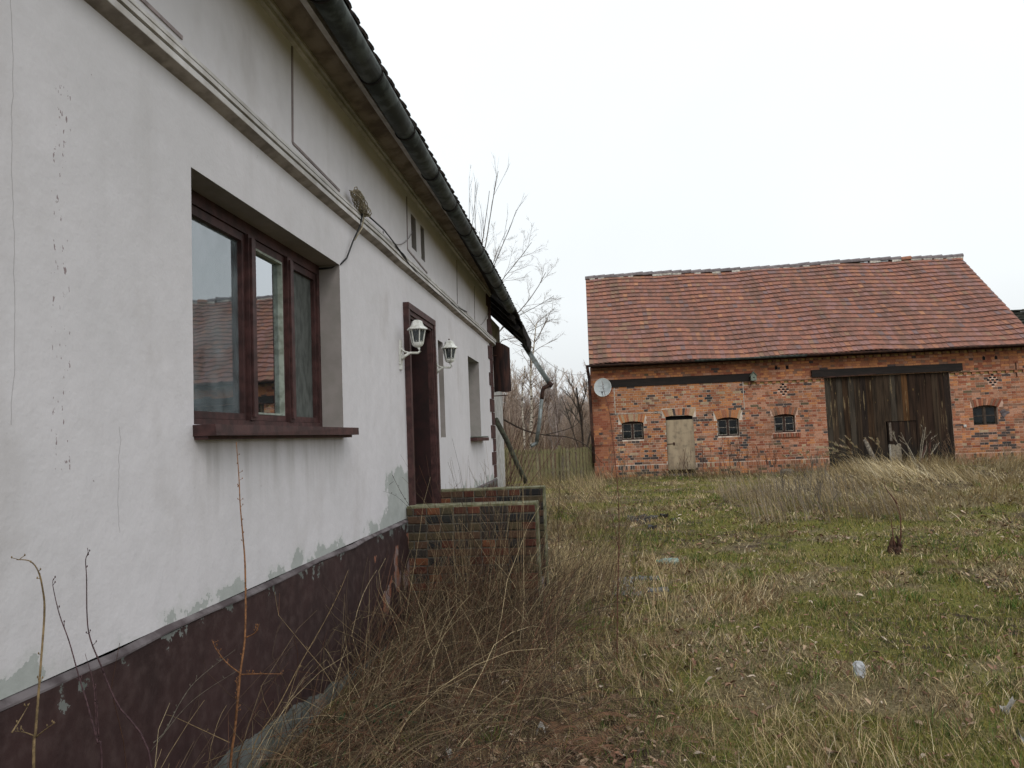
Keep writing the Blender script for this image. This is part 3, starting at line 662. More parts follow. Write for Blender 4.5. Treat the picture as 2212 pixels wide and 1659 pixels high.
# ------------------------------------------------------------------ front steps with two brick side walls
BRK = {}
SP_ = [brickmat('stair_brick', tuple(v*.34 for v in c)) for c in ((.30, .11, .07), (.42, .16, .08), (.22, .08, .055), (.24, .14, .09), (.10, .085, .075), (.3, .2, .13), (.3, .15, .1), (.06, .06, .062), (.3, .2, .1), (.20, .155, .09))]
def stair_brick(sx, sy, sz, mi, v):
    k = (round(sx, 3), round(sy, 3), round(sz, 3), mi, v)
    if k not in BRK:
        mb = MB(); r = random.uniform; c = .006; n0 = 0
        X_, Y_, Z_ = sx/2, sy/2, sz/2; P_ = []
        for y in (-Y_, -Y_+c, Y_-c, Y_):
            q = c if abs(y) == Y_ else 0
            for (a, b) in ((-1, -1), (1, -1), (1, 1), (-1, 1)): P_.append((a*(X_-q)+r(-.003, .003), y, b*(Z_-q)+r(-.0025, .0025)))
        mb.v = P_
        for i in range(3):
            for j in range(4):
                a = i*4+j; b = i*4+(j+1) % 4; mb.f.append((a, b, b+4, a+4)); mb.m.append(0)
        mb.f += [(3, 2, 1, 0), (12, 13, 14, 15)]; mb.m += [0, 0]
        BRK[k] = mb.mesh('brick', SP_[mi])
    return BRK[k]
mort = simple('old_stair_mortar', (.13, .12, .10), .95, 25, .6, (.06, .055, .045), .5)
mossm = simple('mossy_cement', (.22, .21, .14), .95, 14, .7, (.10, .10, .05), .6)
def cheek(yf, yb, x1, z1, lab):
    t = empty('stair_side_wall', (-1.2, (yf+yb)/2, .15), label=lab, cat='brick wall', group='brick side walls of the front steps')
    c = .010; mb = MB(); mb.box(-1.798, x1-.02, yf+c, yb-c, 0, z1-.012); mb.build('mortar', mort, t)
    mb = MB(); mb.box(-1.79, x1-.005, yf+.006, yb-.004, z1-.0115, z1+.006, 0, .003); mb.box(x1-.019, x1-.004, yf+.012, yb-.01, .1, z1-.013, 0, .003); mb.build('cement_skim', mossm, t)
    row = 0; z = z1-.014
    while z > .12:
        sz = .0655; zz = z-sz/2; hdr = (row == 0) or (row % 2 == 0); pitch = .128 if hdr else .258
        xx = x1-.022; first = True
        pier = row > 0
        while xx > -1.76:
            L = pitch-.012
            if row % 2 and not first and xx-L < -1.78: L = xx+1.785
            if row == 0 and first: L = .246
            if hdr and row and first: L = .118
            if xx-L < -1.795: L = xx+1.79
            if L < .03: break
            mi = pick([.06, .05, .12, .25, .34, .0, .0, .20, 0, .30])
            if xx-L < x1-.25 and mi in (1,) and random.random() < .5: mi = 3
            pr = .012 if (xx > x1-.27 and row) else 0
            me = stair_brick(L, yb-yf, sz, int(mi), random.randrange(2))
            link('brick', me, t, (xx-L/2, (yf+yb)/2-pr, zz), (random.gauss(0, .006), random.gauss(0, .008), random.gauss(0, .008)))
            xx -= L+.011; first = False
        z -= .077; row += 1
cheek(7.107, 7.345, -.567, 1.185, 'nearer brick side wall of the front steps, dark weathered bricks behind brambles')
cheek(8.50, 8.74, -.59, 1.235, 'farther brick side wall of the front steps, with rough cement top')
st = empty('front_steps', (-1.2, 7.9, .15), label='worn concrete front steps between the two brick side walls', cat='steps')
for i in range(6):
    mb = MB(); x1 = -1.10+.095*i; mb.box(-1.799 if i == 0 else x1-.10, x1 if i == 0 else x1-.001, 7.352, 8.49, 0, 1.10-.165*i, 0, 0); mb.build('step', M['cap'], st)

# ------------------------------------------------------------------ the barn
BY = 25.5
barn = empty('brick_barn', (6.7, BY, .3), label='red brick barn with tiled roof and patched brickwork at the end of the yard', cat='barn')
wins = [(.855, 1.562, 1.555, 2.10), (3.925, 4.605, 1.555, 2.10), (5.71, 6.37, 1.60, 2.13), (11.76, 12.50, 1.56, 2.17)]
door_ = (2.285, 3.155, .28, 2.28); gate = (7.345, 11.145, .1, 3.30)
op = [(a, b, c, d+.06) for a, b, c, d in wins]+[door_, gate]
X0, X1 = -.09, 13.6
xc = sorted({X0, X1, *[o_[0] for o_ in op], *[o_[1] for o_ in op]}); zc = sorted({0., 3.98, *[o_[2] for o_ in op], *[o_[3] for o_ in op]})
mb = MB()
for i in range(len(xc)-1):
    for j in range(len(zc)-1):
        x_, z_ = (xc[i]+xc[i+1])/2, (zc[j]+zc[j+1])/2
        if any(a < x_ < b and c < z_ < d for a, b, c, d in op): continue
        mb.quad((xc[i], BY, zc[j]), (xc[i+1], BY, zc[j]), (xc[i+1], BY, zc[j+1]), (xc[i], BY, zc[j+1]))
for a, b, c, d in op:
    q = MB(); recess(q, a, b, c, d, BY, BY+.25, back=False)
    n = len(mb.v); mb.v += [(v[1], v[0], v[2]) for v in q.v]; mb.f += [tuple(n+i for i in reversed(f)) for f in q.f]; mb.m += q.m
mb.quad((X1, BY, 0), (X1, 34, 0), (X1, 34, 3.98), (X1, BY, 3.98)); mb.quad((X0, 34, 0), (X0, BY, 0), (X0, BY, 3.98), (X0, 34, 3.98)); mb.quad((X1, 34, 0), (X0, 34, 0), (X0, 34, 3.98), (X1, 34, 3.98))
for x, s_ in ((X0+.01, 1), (X1-.01, -1)): mb.prism([(x, BY, 3.98), (x, 34, 3.98), (x, 29.74, 7.68)], (.02*s_, 0, 0))
g = G('barn_mortar', .95, .1); X, Yc, Zc = g.xyz()
n = g.noise(9, 5); light = g.mix(g.mr(n, .35, .65), (.64, .47, .38), (.46, .30, .23)); grey = g.mix(g.mr(n, .35, .65), (.62, .53, .45), (.42, .34, .28)); red = g.mix(g.mr(n, .4, .6), (.30, .14, .09), (.22, .09, .06))
inp = g.ma('MULTIPLY', g.ma('GREATER_THAN', X, .62), g.ma('LESS_THAN', X, 4.9))
col = g.mix(inp, light, grey); col = g.mix(g.mr(Zc, 3.28, 3.36), col, red)
col = g.mix(g.ma('MULTIPLY', g.mr(X, .65, .5), .75), col, red)
col = g.mix(g.mr(g.ma('ADD', Zc, g.ma('MULTIPLY', g.noise(1.2, 4), .5)), 1.0, .5, 0, .8), col, (.14, .09, .06))
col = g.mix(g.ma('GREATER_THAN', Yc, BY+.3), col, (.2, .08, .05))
M['mortar'] = g.out(col); mb.build('wall', M['mortar'], barn)
arch = [((a+b)/2, (b-a)/2, z1, .06, lo, hi) for (a, b, c, z1), lo, hi in zip(wins, (.75, 3.82, 5.62, 11.70), (1.65, 4.72, 6.47, 12.66))]+[(2.72, .435, 2.25, .05, 2.17, 3.26)]
excl = [(a, b, c, d) for a, b, c, d in op]+[(lo, hi, z1-.02, 2.40) for (_, _, z1, _, lo, hi) in arch[:3]]+[(11.70, 12.66, 2.12, 2.41), (2.17, 3.26, 2.22, 2.52)]
excl += [(.45, 5.165, 3.295, 3.555), (6.95, 11.52, 3.315, 3.555), (5.64, 6.49, 1.44, 1.60)]
for cx, cz in ((6.06, 2.98), (12.42, 2.985)): pass
vent_slots = []
for cx, cz in ((6.06, 2.985), (12.42, 2.985)):
    for r, xs_ in ((2, (0,)), (1, (-.065, .065)), (0, (-.13, 0, .13)), (-1, (-.065, .065)), (-2, (0,))):
        for dx in xs_: vent_slots.append((cx+dx, cz+r*.078))
slotx = [(x-.045, x+.045, z-.03, z+.03) for x, z in vent_slots]
pigeon = [(5.88, 3.70), (6.224, 3.70), (12.212, 3.69), (12.575, 3.69)]
excl += [(x-.05, x+.05, z-.08, z+.07) for x, z in pigeon]
bricks = []                                        # (x0, x1, z0, z1, proud, material)
def zone_pick(x, z):
    if z > 3.36: return pick([.30, .42, .12, .10, .03, 0, .12, 0, 0, .02])
    if x < .62: return pick([.42, .04, .42, .10, .02, 0, .03, 0, 0, 0])
    if x < 4.85:
        dark = vn([x], [z], .35, 4)[0]; up = 2.42 < z < 3.3
        if up and dark < .66: return pick([.20, .42, .06, .06, .05, .07, .22, 0, 0, 0])
        if dark > .52: return pick([.20, .16, .08, .14, .32, .03, .16, .10, 0, 0])
        return pick([.28, .25, .12, .10, .12, .04, .22, .02, 0, 0])
    if x > 11.6 and x < 12.9 and z < 1.5: return pick([.15, .2, .05, .1, .22, .02, .22, .1, 0, 0])
    return pick([.36, .10, .10, .16, .05, .01, .34, 0, 0, .02])
z = .12; row = 0
while z < 3.86:
    z0, z1 = z, z+.067; hdr = row % 2
    soldier = (.57 < z+.03 < .71)
    if soldier and row % 2 == (0 if True else 1): pass
    if abs(z-(.12+.078*6)) < .001 or abs(z-(.12+.078*7)) < .001:
        if abs(z-(.12+.078*6)) < .001:
            x = X0+.005
            while x < X1-.03:
                if not any(e0-.05 < x < e1 and f0 < z0+.06 < f1 for (e0, e1, f0, f1) in excl): bricks.append((x, min(x+.066, X1), z0, z0+.125, .008, zone_pick(x, .6)))
                x += .077
            # plain bricks above the soldier row up to the next course
        z += .078; row += 1; continue
    x = X0-(.065 if hdr else 0)
    k = 0
    while x < X1:
        L = .12 if (hdr or (k % 2 and .62 < x < 4.8 and random.random() < .5)) else .25
        a, b = max(x, X0+.002), min(x+L, X1-.002)
        if b-a > .03 and not (3.175 < z+.03 < 3.262 and (4.85 < (a+b)/2 < 7.34 or (a+b)/2 > 11.15)):
            segs = [(a, b)]; zm = (z0+z1)/2
            for (e0, e1, f0, f1) in excl+slotx:
                if f0 < zm < f1:
                    ns = []
                    for (p, q) in segs:
                        if q <= e0 or p >= e1: ns.append((p, q)); continue
                        if p < e0: ns.append((p, e0-.004))
                        if q > e1: ns.append((e1+.004, q))
                    segs = ns
            for (p, q) in segs:
                if q-p > .028: bricks.append((p, q, z0, z1, random.uniform(.004, .012), zone_pick((p+q)/2, zm)))
        x += L+.011; k += 1
    z += .078; row += 1
# dentil course of alternating yellow and red blocks, and the one under the gutter
for lo, hi in ((4.84, 7.32), (11.17, X1)):
    x = lo; k = 0
    while x < hi-.05:
        L = .115 if k % 2 else .135
        bricks.append((x, min(x+L-.01, hi), 3.185, 3.255, .012 if k % 2 == 0 else .06, 8 if k % 2 == 0 else 0)); x += L; k += 1
    bricks.append((lo, hi, 3.262, 3.275, .075, 3))
x = X0; k = 0
while x < X1-.05:
    bricks.append((x, x+.12, 3.885, 3.95, .03 if k % 2 == 0 else .10, 8 if (k % 2 == 0 and x > 5) else 3)); x += .13; k += 1
bricks.sort(key=lambda b: -b[0])
UB = {}
def unit_brick(mi):
    if mi not in UB: q = MB(); q.box(-.5, .5, -.5, .5, -.5, .5); UB[mi] = q.mesh('brick', BP[mi])
    return UB[mi]
bs = MB()
for i, (a, b, c, d, pr, mi) in enumerate(bricks):
    if i < 300 and b-a < .5: link('brick', unit_brick(int(mi)), barn, ((a+b)/2, BY-pr/2+.01, (c+d)/2), None, (b-a, .02+pr, d-c))
    else: bs.box(a, b, BY-pr, BY+.02, c, d, int(mi))
bs.build('brickwork', BP, barn, kind='stuff')
def voussoirs(cx, hw, zs, rise, lo, hi, top, pal):
    n = max(7, int((hi-lo)/.078)); mb = MB()
    for k in range(n):
        t0 = (k+.06)/n*2-1; t1 = (k+.94)/n*2-1; q = []
        for t, ww in ((t0, 0), (t1, 0), (t1, 1), (t0, 1)):
            half = (hi-lo)/2; m_ = (hi+lo)/2
            if ww == 0: q.append((cx+t*hw*1.03, BY-.014, zs+rise*(1-t*t)))
            else: q.append((m_+t*half, BY-.014, top-.03*t*t+.0))
        mb.prism([q[0], q[1], q[2], q[3]], (0, .13, 0), int(pick(pal)))
        o = mb.build('arch_brick', BP, barn); mb = MB()
voussoirs(*arch[0], 2.40, [.1, .45, .0, .1, .05, .45, .1, 0, 0, 0]); voussoirs(*arch[1], 2.40, [.2, .5, .0, .1, .05, .35, .1, 0, 0, 0])
voussoirs(*arch[2], 2.41, [.3, .05, .1, .4, 0, 0, .4, 0, 0, 0]); voussoirs(12.14, .37, 2.13, .075, 11.70, 12.66, 2.41, [.3, .05, .1, .4, 0, 0, .3, 0, 0, 0]); voussoirs(*arch[4], 2.52, [.2, .4, .0, .15, .1, .3, .1, 0, 0, 0])
x = 5.66
while x < 6.45:
    mb = MB(); mb.box(x, x+.062, BY-.06, BY+.1, 1.45, 1.575); mb.build('sill_brick', BP[2 if random.random() < .5 else 3], barn); x += .078
mb = MB(); mb.box(5.64, 6.49, BY-.045, BY-.001, 1.435, 1.4495); mb.build('sill_ledge', BP[2], barn)
vm_ = MB(); vm_.box(-.042, .042, 0, .0015, -.028, .028); vm_ = vm_.mesh('vent_opening', M['dark'])
for x, z in vent_slots: link('vent_opening', vm_, barn, (x, BY-.003, z))
for x, z in pigeon:
    mb = MB()
    P_ = [(x-.042, BY-.004, z-.07), (x+.042, BY-.004, z-.07), (x+.042, BY-.004, z+.02), (x, BY-.004, z+.06), (x-.042, BY-.004, z+.02)]; mb.prism(P_, (0, .003, 0)); mb.build('pigeon_hole', M['dark'], barn)
mb = MB(); mb.prism([(5.92+.03*math.cos(a), BY-.015, 1.13+.03*math.sin(a)) for a in np.linspace(0, 6.28, 9)[:-1]], (0, .003, 0))
mb.build('drain_hole', M['dark'], barn)
# grey rendered strip round the bricked-up gateway
jm_ = simple('pale_joint_mortar', (.50, .44, .38), .95, 20, .5)
for q in ((.655, .685, 2.40, 3.29), (4.79, 4.815, 2.40, 3.29), (.686, 2.16, 2.41, 2.43)): mb = MB(); mb.box(q[0], q[1], BY-.016, BY+.01, q[2], q[3], 0, .004); mb.build('joint_render', jm_, barn)
M['beam'] = simple('tarred_beam', (.020, .013, .011), .8, 9, .6, (.010, .008, .007), .4, .004, stretch=(.3, 1, 3))
mb = MB(); mb.box(.45, 5.165, BY-.03, BY+.1, 3.30, 3.55, 0, .006); mb.build('lintel_beam', M['beam'], barn)
mb = MB(); mb.box(6.95, 11.52, BY-.10, BY+.1, 3.32, 3.55, 0, .006); mb.build('lintel_beam', M['beam'], barn)
mb = MB(); mb.bar((7.3, BY-.12, 3.30), (8.9, BY-.12, 3.335), .025, .03); mb.build('slide_rail', M['rust'], barn)
# windows
M['wf'] = simple('dark_window_timber', (.050, .026, .020), .85, 15, .6); M['wg'] = simple('flaking_white_bars', (.33, .31, .27), .85, 30, .9, (.12, .09, .07))
M['wf2'] = simple('brown_window_timber', (.085, .060, .045), .85, 15, .6)
for i, (a, b, c, d) in enumerate(wins):
    fm = M['wf'] if i < 3 else M['wf2']; yb_ = BY+.09
    mb = MB(); t = .035; top = d+.055
    mb.box(a, a+t, yb_, yb_+.05, c, top); mb.box(b-t, b, yb_, yb_+.05, c, top); mb.box(a+t, b-t, yb_, yb_+.05, c, c+.04); mb.box(a+t, b-t, yb_, yb_+.05, d-.02, top)
    m_ = (a+b)/2; mb.box(m_-.032, m_+.032, yb_-.015, yb_+.05, c+.041, d-.021); wn = mb.build('window', fm, barn)
    for x0, x1 in ((a+t, m_-.032), (m_+.032, b-t)):
        mb = MB(); s_ = .02; y_ = yb_+.005; zm = (c+.04+d-.02)/2+random.uniform(-.01, .01)
        mb.box(x0, x0+s_, y_, y_+.02, c+.041, d-.021); mb.box(x1-s_, x1, y_, y_+.02, c+.041, d-.021); mb.box(x0+s_, x1-s_, y_, y_+.02, c+.041, c+.06); mb.box(x0+s_, x1-s_, y_, y_+.02, d-.04, d-.021); mb.box(x0+s_, x1-s_, y_, y_+.02, zm-.01, zm+.01)
        mb.build('casement', M['wg'] if i < 3 else M['wf2'], wn)
        for z0, z1 in ((c+.06, zm-.01), (zm+.01, d-.04)):
            mb = MB(); mb.box(x0+s_, x1-s_, y_+.008, y_+.011, z0, z1); mb.build('pane', M['darkglass'], wn)
    mb = MB(); mb.box(a, b, BY+.26, BY+.27, c, d+.1); mb.build('window_backing', M['dark'], barn)
# small side door
mb = MB(); mb.box(door_[0], door_[1], BY+.12, BY+.14, .28, 2.3); mb.build('door_backing', M['dark'], barn)
g = G('bleached_plywood', .9, .2); X, Yc, Zc = g.xyz()
col = g.mix(g.mr(g.noise(1, 5, g.scl(g.P, (5, 1, .9))), .35, .65), (.36, .285, .195), (.25, .19, .13)); col = g.mix(g.mr(g.noise(6, 5), .45, .75, 0, .6), col, (.12, .10, .075))
edge = g.ma('MAXIMUM', g.mr(Zc, .75, .5, 0, .6), g.mr(g.ma('ABSOLUTE', g.ma('SUBTRACT', X, 2.74)), .33, .45, 0, .5)); col = g.mix(edge, col, (.12, .10, .08))
M['ply'] = g.out(col)
mb = MB(); mb.box(2.292, 3.17, BY-.02, BY+.012, .535, 2.145, 0, .004); dl = mb.build('door', M['ply'], barn)
mb = MB(); mb.bar((2.30, BY-.03, 1.37), (2.52, BY-.03, 1.385), .03, .018); mb.box(2.49, 2.54, BY-.045, BY-.021, 1.33, 1.42); mb.build('bolt', M['rust'], dl)
mb = MB(); mb.box(2.28, 3.2, BY-.05, BY+.1, .27, .40, 0, .004); mb.build('doorstep', M['cap'], barn)
# gate of vertical boards
woods = []
for i, c in enumerate([(.034, .019, .012), (.050, .028, .015), (.050, .033, .021), (.026, .017, .013), (.100, .048, .019), (.055, .044, .033)]):
    g = G('gate_board', .9, .2); X, Yc, Zc = g.xyz(); v = g.scl(g.P, (9, 9, .7)); f = g.mr(g.noise(1.6, 6, v), .38, .68)
    col = g.mix(f, c, tuple(x*.35 for x in c)); pa = g.ma('MULTIPLY', g.ma('GREATER_THAN', g.noise(1.0, 6, g.scl(g.P, (12, 12, .9)), .65), .62), g.mr(Zc, 1.2, 2.4, .1, 1))
    col = g.mix(g.ma('MULTIPLY', pa, .7), col, (.21, .155, .085)); kn = g.mr(g.voro(2.3, g.scl(g.P, (1.6, 1, .7))), .03, .09, 1, 0)
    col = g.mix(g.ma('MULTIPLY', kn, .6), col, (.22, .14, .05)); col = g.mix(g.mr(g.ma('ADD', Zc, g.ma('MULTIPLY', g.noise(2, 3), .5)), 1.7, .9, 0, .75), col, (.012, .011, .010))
    g.bump(f, .5, .006); woods.append(g.out(col))
gt = empty('barn_gate', (9.25, BY, .3), label='wide dark sliding barn gate of weathered vertical boards with a wicket door', cat='gate')
nb = 21; wv = 3.80/nb
for k in range(nb):
    x0 = 7.345+k*wv; x1 = x0+wv-.006; y_ = BY+.02+random.uniform(-.006, .006); zt = 3.30; m_ = woods[int(pick([.25, .2, .16, .2, .09, .1]))]
    segs = [(.12+random.uniform(0, .06), zt)]
    if 9.20 < (x0+x1)/2 < 10.05: segs = [(1.82, zt)]
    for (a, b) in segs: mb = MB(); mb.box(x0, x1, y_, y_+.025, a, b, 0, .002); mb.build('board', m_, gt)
wk = MB(); wk.box(9.19, 10.08, BY+.06, BY+.07, .2, 1.83); wk = wk.build('wicket_door', M['beam'], gt)
for k in range(5):
    x0 = 9.2+k*.172; mb = MB(); mb.box(x0, x0+.166, BY+.045, BY+.059, .25, 1.80, 0, .002); mb.build('board', woods[3 if k % 2 else 0], wk)
mb = MB(); mb.box(9.22, 9.29, BY-.01, BY+.019, 1.20, 1.78, 0, .004); mb.build('door_stile', simple('grey_stile', (.16, .13, .105), .9, 20, .6), gt)
mb = MB(); mb.box(7.3, 11.2, BY+.2, BY+.21, .1, 3.3); mb.build('gate_backing', M['dark'], barn)
# ---- barn roof
PIT = math.atan2(3.79, 4.6); EZ, EY_ = 4.04, 25.14
def bz(x, s_): return EZ+s_*math.sin(PIT)+.025*math.sin(x*.9+.5)+.02*math.sin(x*2.3+s_)
def by(x, s_): return EY_+s_*math.cos(PIT)
SL = 5.95
mb = MB(); xr = np.linspace(X0-.02, X1+.02, 24); sr = np.linspace(.03, SL-.03, 8)
for i in range(len(xr)-1):
    for j in range(len(sr)-1):
        q = [(x, by(x, s_), bz(x, s_)-.02) for x, s_ in ((xr[i], sr[j]), (xr[i+1], sr[j]), (xr[i+1], sr[j+1]), (xr[i], sr[j+1]))]; mb.quad(*q)
mb.quad((X0, 29.74, 7.8), (X1, 29.74, 7.8), (X1, 34.4, 4.0), (X0, 34.4, 4.0)); mb.quad((X0, EY_+.02, EZ-.03), (X1, EY_+.02, EZ-.03), (X1, BY+.1, EZ-.03), (X0, BY+.1, EZ-.03))
roof = mb.build('roof', simple('roof_battens', (.03, .02, .016), .95, 10, .4), barn)
TC = [(.285, .125, .088), (.245, .115, .085), (.32, .145, .088), (.20, .100, .078), (.26, .135, .118), (.19, .122, .118), (.25, .145, .095), (.38, .18, .10)]
def tmat(nm, c):
    g = G(nm, .85, .35); col = g.mix(g.mr(g.noise(12, 5), .35, .7, 0, .8), c, tuple(x*.68 for x in c)); X, Yc, Zc = g.xyz()
    st = g.mr(g.noise(1, 5, g.scl(g.P, (2.2, .35, .35)), .6), .48, .72, 0, .55); col = g.mix(st, col, (.11, .075, .055))
    li = g.mr(g.noise(5, 5), .66, .74, 0, .35); col = g.mix(g.ma('MULTIPLY', li, g.mr(X, 3.5, 0, .3, 1)), col, (.27, .24, .15))
    g.bump(g.noise(30, 4), .4, .004); return g.out(col)
TM = [tmat('roof_tile_%s' % n_, c) for n_, c in zip(('red', 'brown', 'orange', 'dark', 'mauve', 'slate', 'ochre', 'bright'), TC)]
tmes = [tile_mesh('tile', m_, .147, .34, .016, 5, .035) for m_ in TM]
upv = Vector((0, math.cos(PIT), math.sin(PIT))); alx = Vector((1, 0, 0)); nn = alx.cross(upv)
def flat_tile(mb, x, s_, lift, yaw, mi, w_=.147, L=.34, pt=.10):
    ca, sa = math.cos(yaw), math.sin(yaw); O = Vector((x, by(x, s_), bz(x, s_))); n0 = len(mb.v)
    out = [(-w_/2, L), (-w_/2, .03), (-w_/4, .007), (0, 0), (w_/4, .007), (w_/2, .03), (w_/2, L)]
    for dz in (0, -.016):
        for (u, v) in out:
            uu, vv = u*ca-v*sa, u*sa+v*ca; hgt = lift*(1-v/L)+.004+dz; mb.v.append(tuple(O+alx*uu+upv*vv+nn*hgt))
    k = 7; mb.f.append(tuple(n0+i for i in range(k))); mb.m.append(mi)
    for i in range(1, k-2): mb.f.append((n0+i+1, n0+i, n0+k+i, n0+k+i+1)); mb.m.append(mi)
ts = MB(); NX = 91; pw = (X1-X0+.04)/NX; EXP = .2815; cnt = 0
for row in range(21):
    for k in range(NX):
        x = X0-.02+(k+.5)*pw+random.gauss(0, .0025); s_ = row*EXP-.02+random.gauss(0, .004)+(random.random() < .015)*random.uniform(-.03, .05)
        base = fbm([x*.25], [s_], 1.5, 50, 2)[0]; x_l = 1-min(1, max(0, (x-.2)/2.5))
        p = [.34, .24, .10, .13, .16*(1.3-x_l), .03, .03+.22*x_l, .01]
        if base > .56: p[3] *= 2; p[1] *= 1.5
        mi = int(pick(p)); yaw = random.gauss(0, .012)+(random.random() < .01)*random.gauss(0, .1)
        ts.obox
        if row in (0, 1, 2, 3) and x > 2.3 and cnt < 300 and (NX-k) <= 75:
            O = Vector((x, by(x, s_), bz(x, s_))); pt = math.atan2(.05, .34)
            Rm = Matrix((alx, upv, nn)).transposed() @ Matrix.Rotation(-pt, 3, 'X') @ Matrix.Rotation(yaw, 3, 'Z')
            link('tile', tmes[mi], barn, O+nn*.054, Rm.to_euler()); cnt += 1
        else: flat_tile(ts, x, s_, .05, yaw, mi)
        flat_tile(ts, x+pw/2, s_-.012, .032, 0, int(pick([.2, .3, .05, .3, .1, .05, 0, 0])))
ts.build('roof_tiling', TM, barn, kind='stuff')
M['ridge'] = simple('slate_ridge_tile', (.19, .165, .17), .7, 10, .5, (.12, .10, .105), .3); M['lime'] = simple('white_lime_bedding', (.55, .52, .46), .95, 25, .6)
x = X0-.04; k = 0
while x < X1:
    L = .40; z_ = 7.86+.035*math.sin(x*.8)+random.uniform(-.012, .012); rr = .10; lift = .025
    if x > 11.2 and x < 11.9: mt = TM[2]
    else: mt = M['ridge']
    mb = MB(); n = 7
    ring = lambda X_, r_, dz: [(X_, 29.70+r_*math.cos(a), z_-.05+r_*math.sin(a)+dz) for a in np.linspace(-.25, math.pi+.25, n)]
    a_, b_ = ring(x, rr, .0), ring(x+L, rr+.014, lift*.6); mb.v = a_+b_
    for j in range(n-1): mb.f.append((j, j+1, n+j+1, n+j)); mb.m.append(0)
    o = mb.build('ridge_tile', mt, barn); md = o.modifiers.new('t', 'SOLIDIFY'); md.thickness = .018
    if random.random() < .62: mb = MB(); mb.box(x+random.uniform(0, .2), x+L-.02, 29.585, 29.64, z_-.14, z_-.07, 0, .012); mb.build('ridge_mortar', M['lime'], barn)
    x += L-.035; k += 1
# gutter and downpipe
def bring(x): return [(x, 25.06+.062*math.cos(a), 4.03-.004*x*0-.062*math.sin(a)) for a in np.linspace(-.1, math.pi+.1, 8)]
for a, b in zip(np.linspace(-.22, X1+.1, 5)[:-1], np.linspace(-.22, X1+.1, 5)[1:]):
    half_pipe([bring(a+.003), bring((a+b)/2), bring(b-.003)], M['rust'] if a < 3 or a > 6 else M['zinc'], 'gutter_length', barn)
mb = MB(); mb.tube([(-.17, 25.06, 3.97), (-.16, 25.15, 3.86), (-.14, 25.4, 3.72), (-.13, 25.42, 3.6), (-.12, 25.42, 2.2), (-.10, 25.42, .85)], .05, 8); mb.build('downpipe', M['rust'], barn, smooth=True)
mb = MB(); mb.bar((-.1, 25.44, 1.42), (.2, 25.44, 1.43), .018, .02); mb.build('pipe_hook', M['rust'], barn)
# small things on the facade
mb = MB(); mb.box(11.44, 11.52, BY-.05, BY-.014, 1.545, 1.625); mb.box(11.46, 11.50, BY-.056, BY-.051, 1.565, 1.605); mb.build('junction_box', simple('white_plastic', (.6, .58, .55), .5, 30, .3), label='small white electrical box on the brick wall between gate and right window', cat='electrical box')
bm = bpy.data.meshes.new('plaster_patch'); mb = MB(); P_ = [(12.665+(.13+.05*math.sin(a*3+1))*math.cos(a), BY-.022, 1.94+(.10+.03*math.cos(a*4))*math.sin(a)) for a in np.linspace(0, 6.28, 15)[:-1]]
mb.prism(P_, (0, .01, 0)); mb.box(11.2, 11.44, BY-.018, BY-.006, 1.60, 1.64, 0, .006); mb.build('plaster_patch', M['cap'], barn)
bpy.data.meshes.remove(bm)
mb = MB(); mb.bar((13.13, BY-.03, 3.05), (13.13, BY-.03, 3.5), .02, .02); mb.build('wall_anchor', M['rust'], barn)
# satellite dish
DC = Vector((.30, 25.12, 3.28)); sd_ = empty('satellite_dish', tuple(DC), label='round pale grey satellite dish mounted at the left end of the barn wall', cat='satellite dish')
dn = Vector((-.12, -1, .22)).normalized(); du = Vector((1, 0, 0)).cross(dn).normalized()*-1; dr = dn.cross(du)*-1
mb = MB(); rings = [0, .08, .16, .23, .275, .29, .30]; n = 28
dep = lambda r: .06*(r/.3)**2
for r in rings[1:]:
    for j in range(n): a = 2*math.pi*j/n; mb.v.append(tuple(DC+dr*(r*math.cos(a)*.93)+du*(r*math.sin(a)*1.04)+dn*dep(r)))
mb.v.append(tuple(DC)); c0 = len(mb.v)-1
for j in range(n): mb.f.append((c0, j, (j+1) % n)); mb.m.append(0)
for i in range(len(rings)-2):
    for j in range(n): a = i*n+j; b = i*n+(j+1) % n; mb.f.append((a, a+n, b+n, b)); mb.m.append(0)
o = mb.build('reflector', simple('dish_grey', (.42, .45, .46), .5, 8, .25), sd_, smooth=True); md = o.modifiers.new('t', 'SOLIDIFY'); md.thickness = .012
mb = MB(); mb.tube([DC+dr*(.295*math.cos(a)*.93)+du*(.295*math.sin(a)*1.04)+dn*.062 for a in np.linspace(0, 2*math.pi, 29)], .006, 5, cap=False); mb.build('rim', M['white'], sd_)
mb = MB(); f_ = DC+du*-.27+dn*.05; mb.tube([f_, f_+dn*.30+du*-.02], .009, 5); h_ = f_+dn*.30+du*.03; mb.tube([h_, h_-dn*.09], [.028, .022], 8); mb.build('feed_arm', M['black'], sd_)
mb = MB(); mb.tube([DC+Vector((0, .03, 0)), DC+Vector((.02, .3, -.05)), DC+Vector((.02, .42, -.05))], .02, 6); mb.build('bracket', M['rust'], sd_)
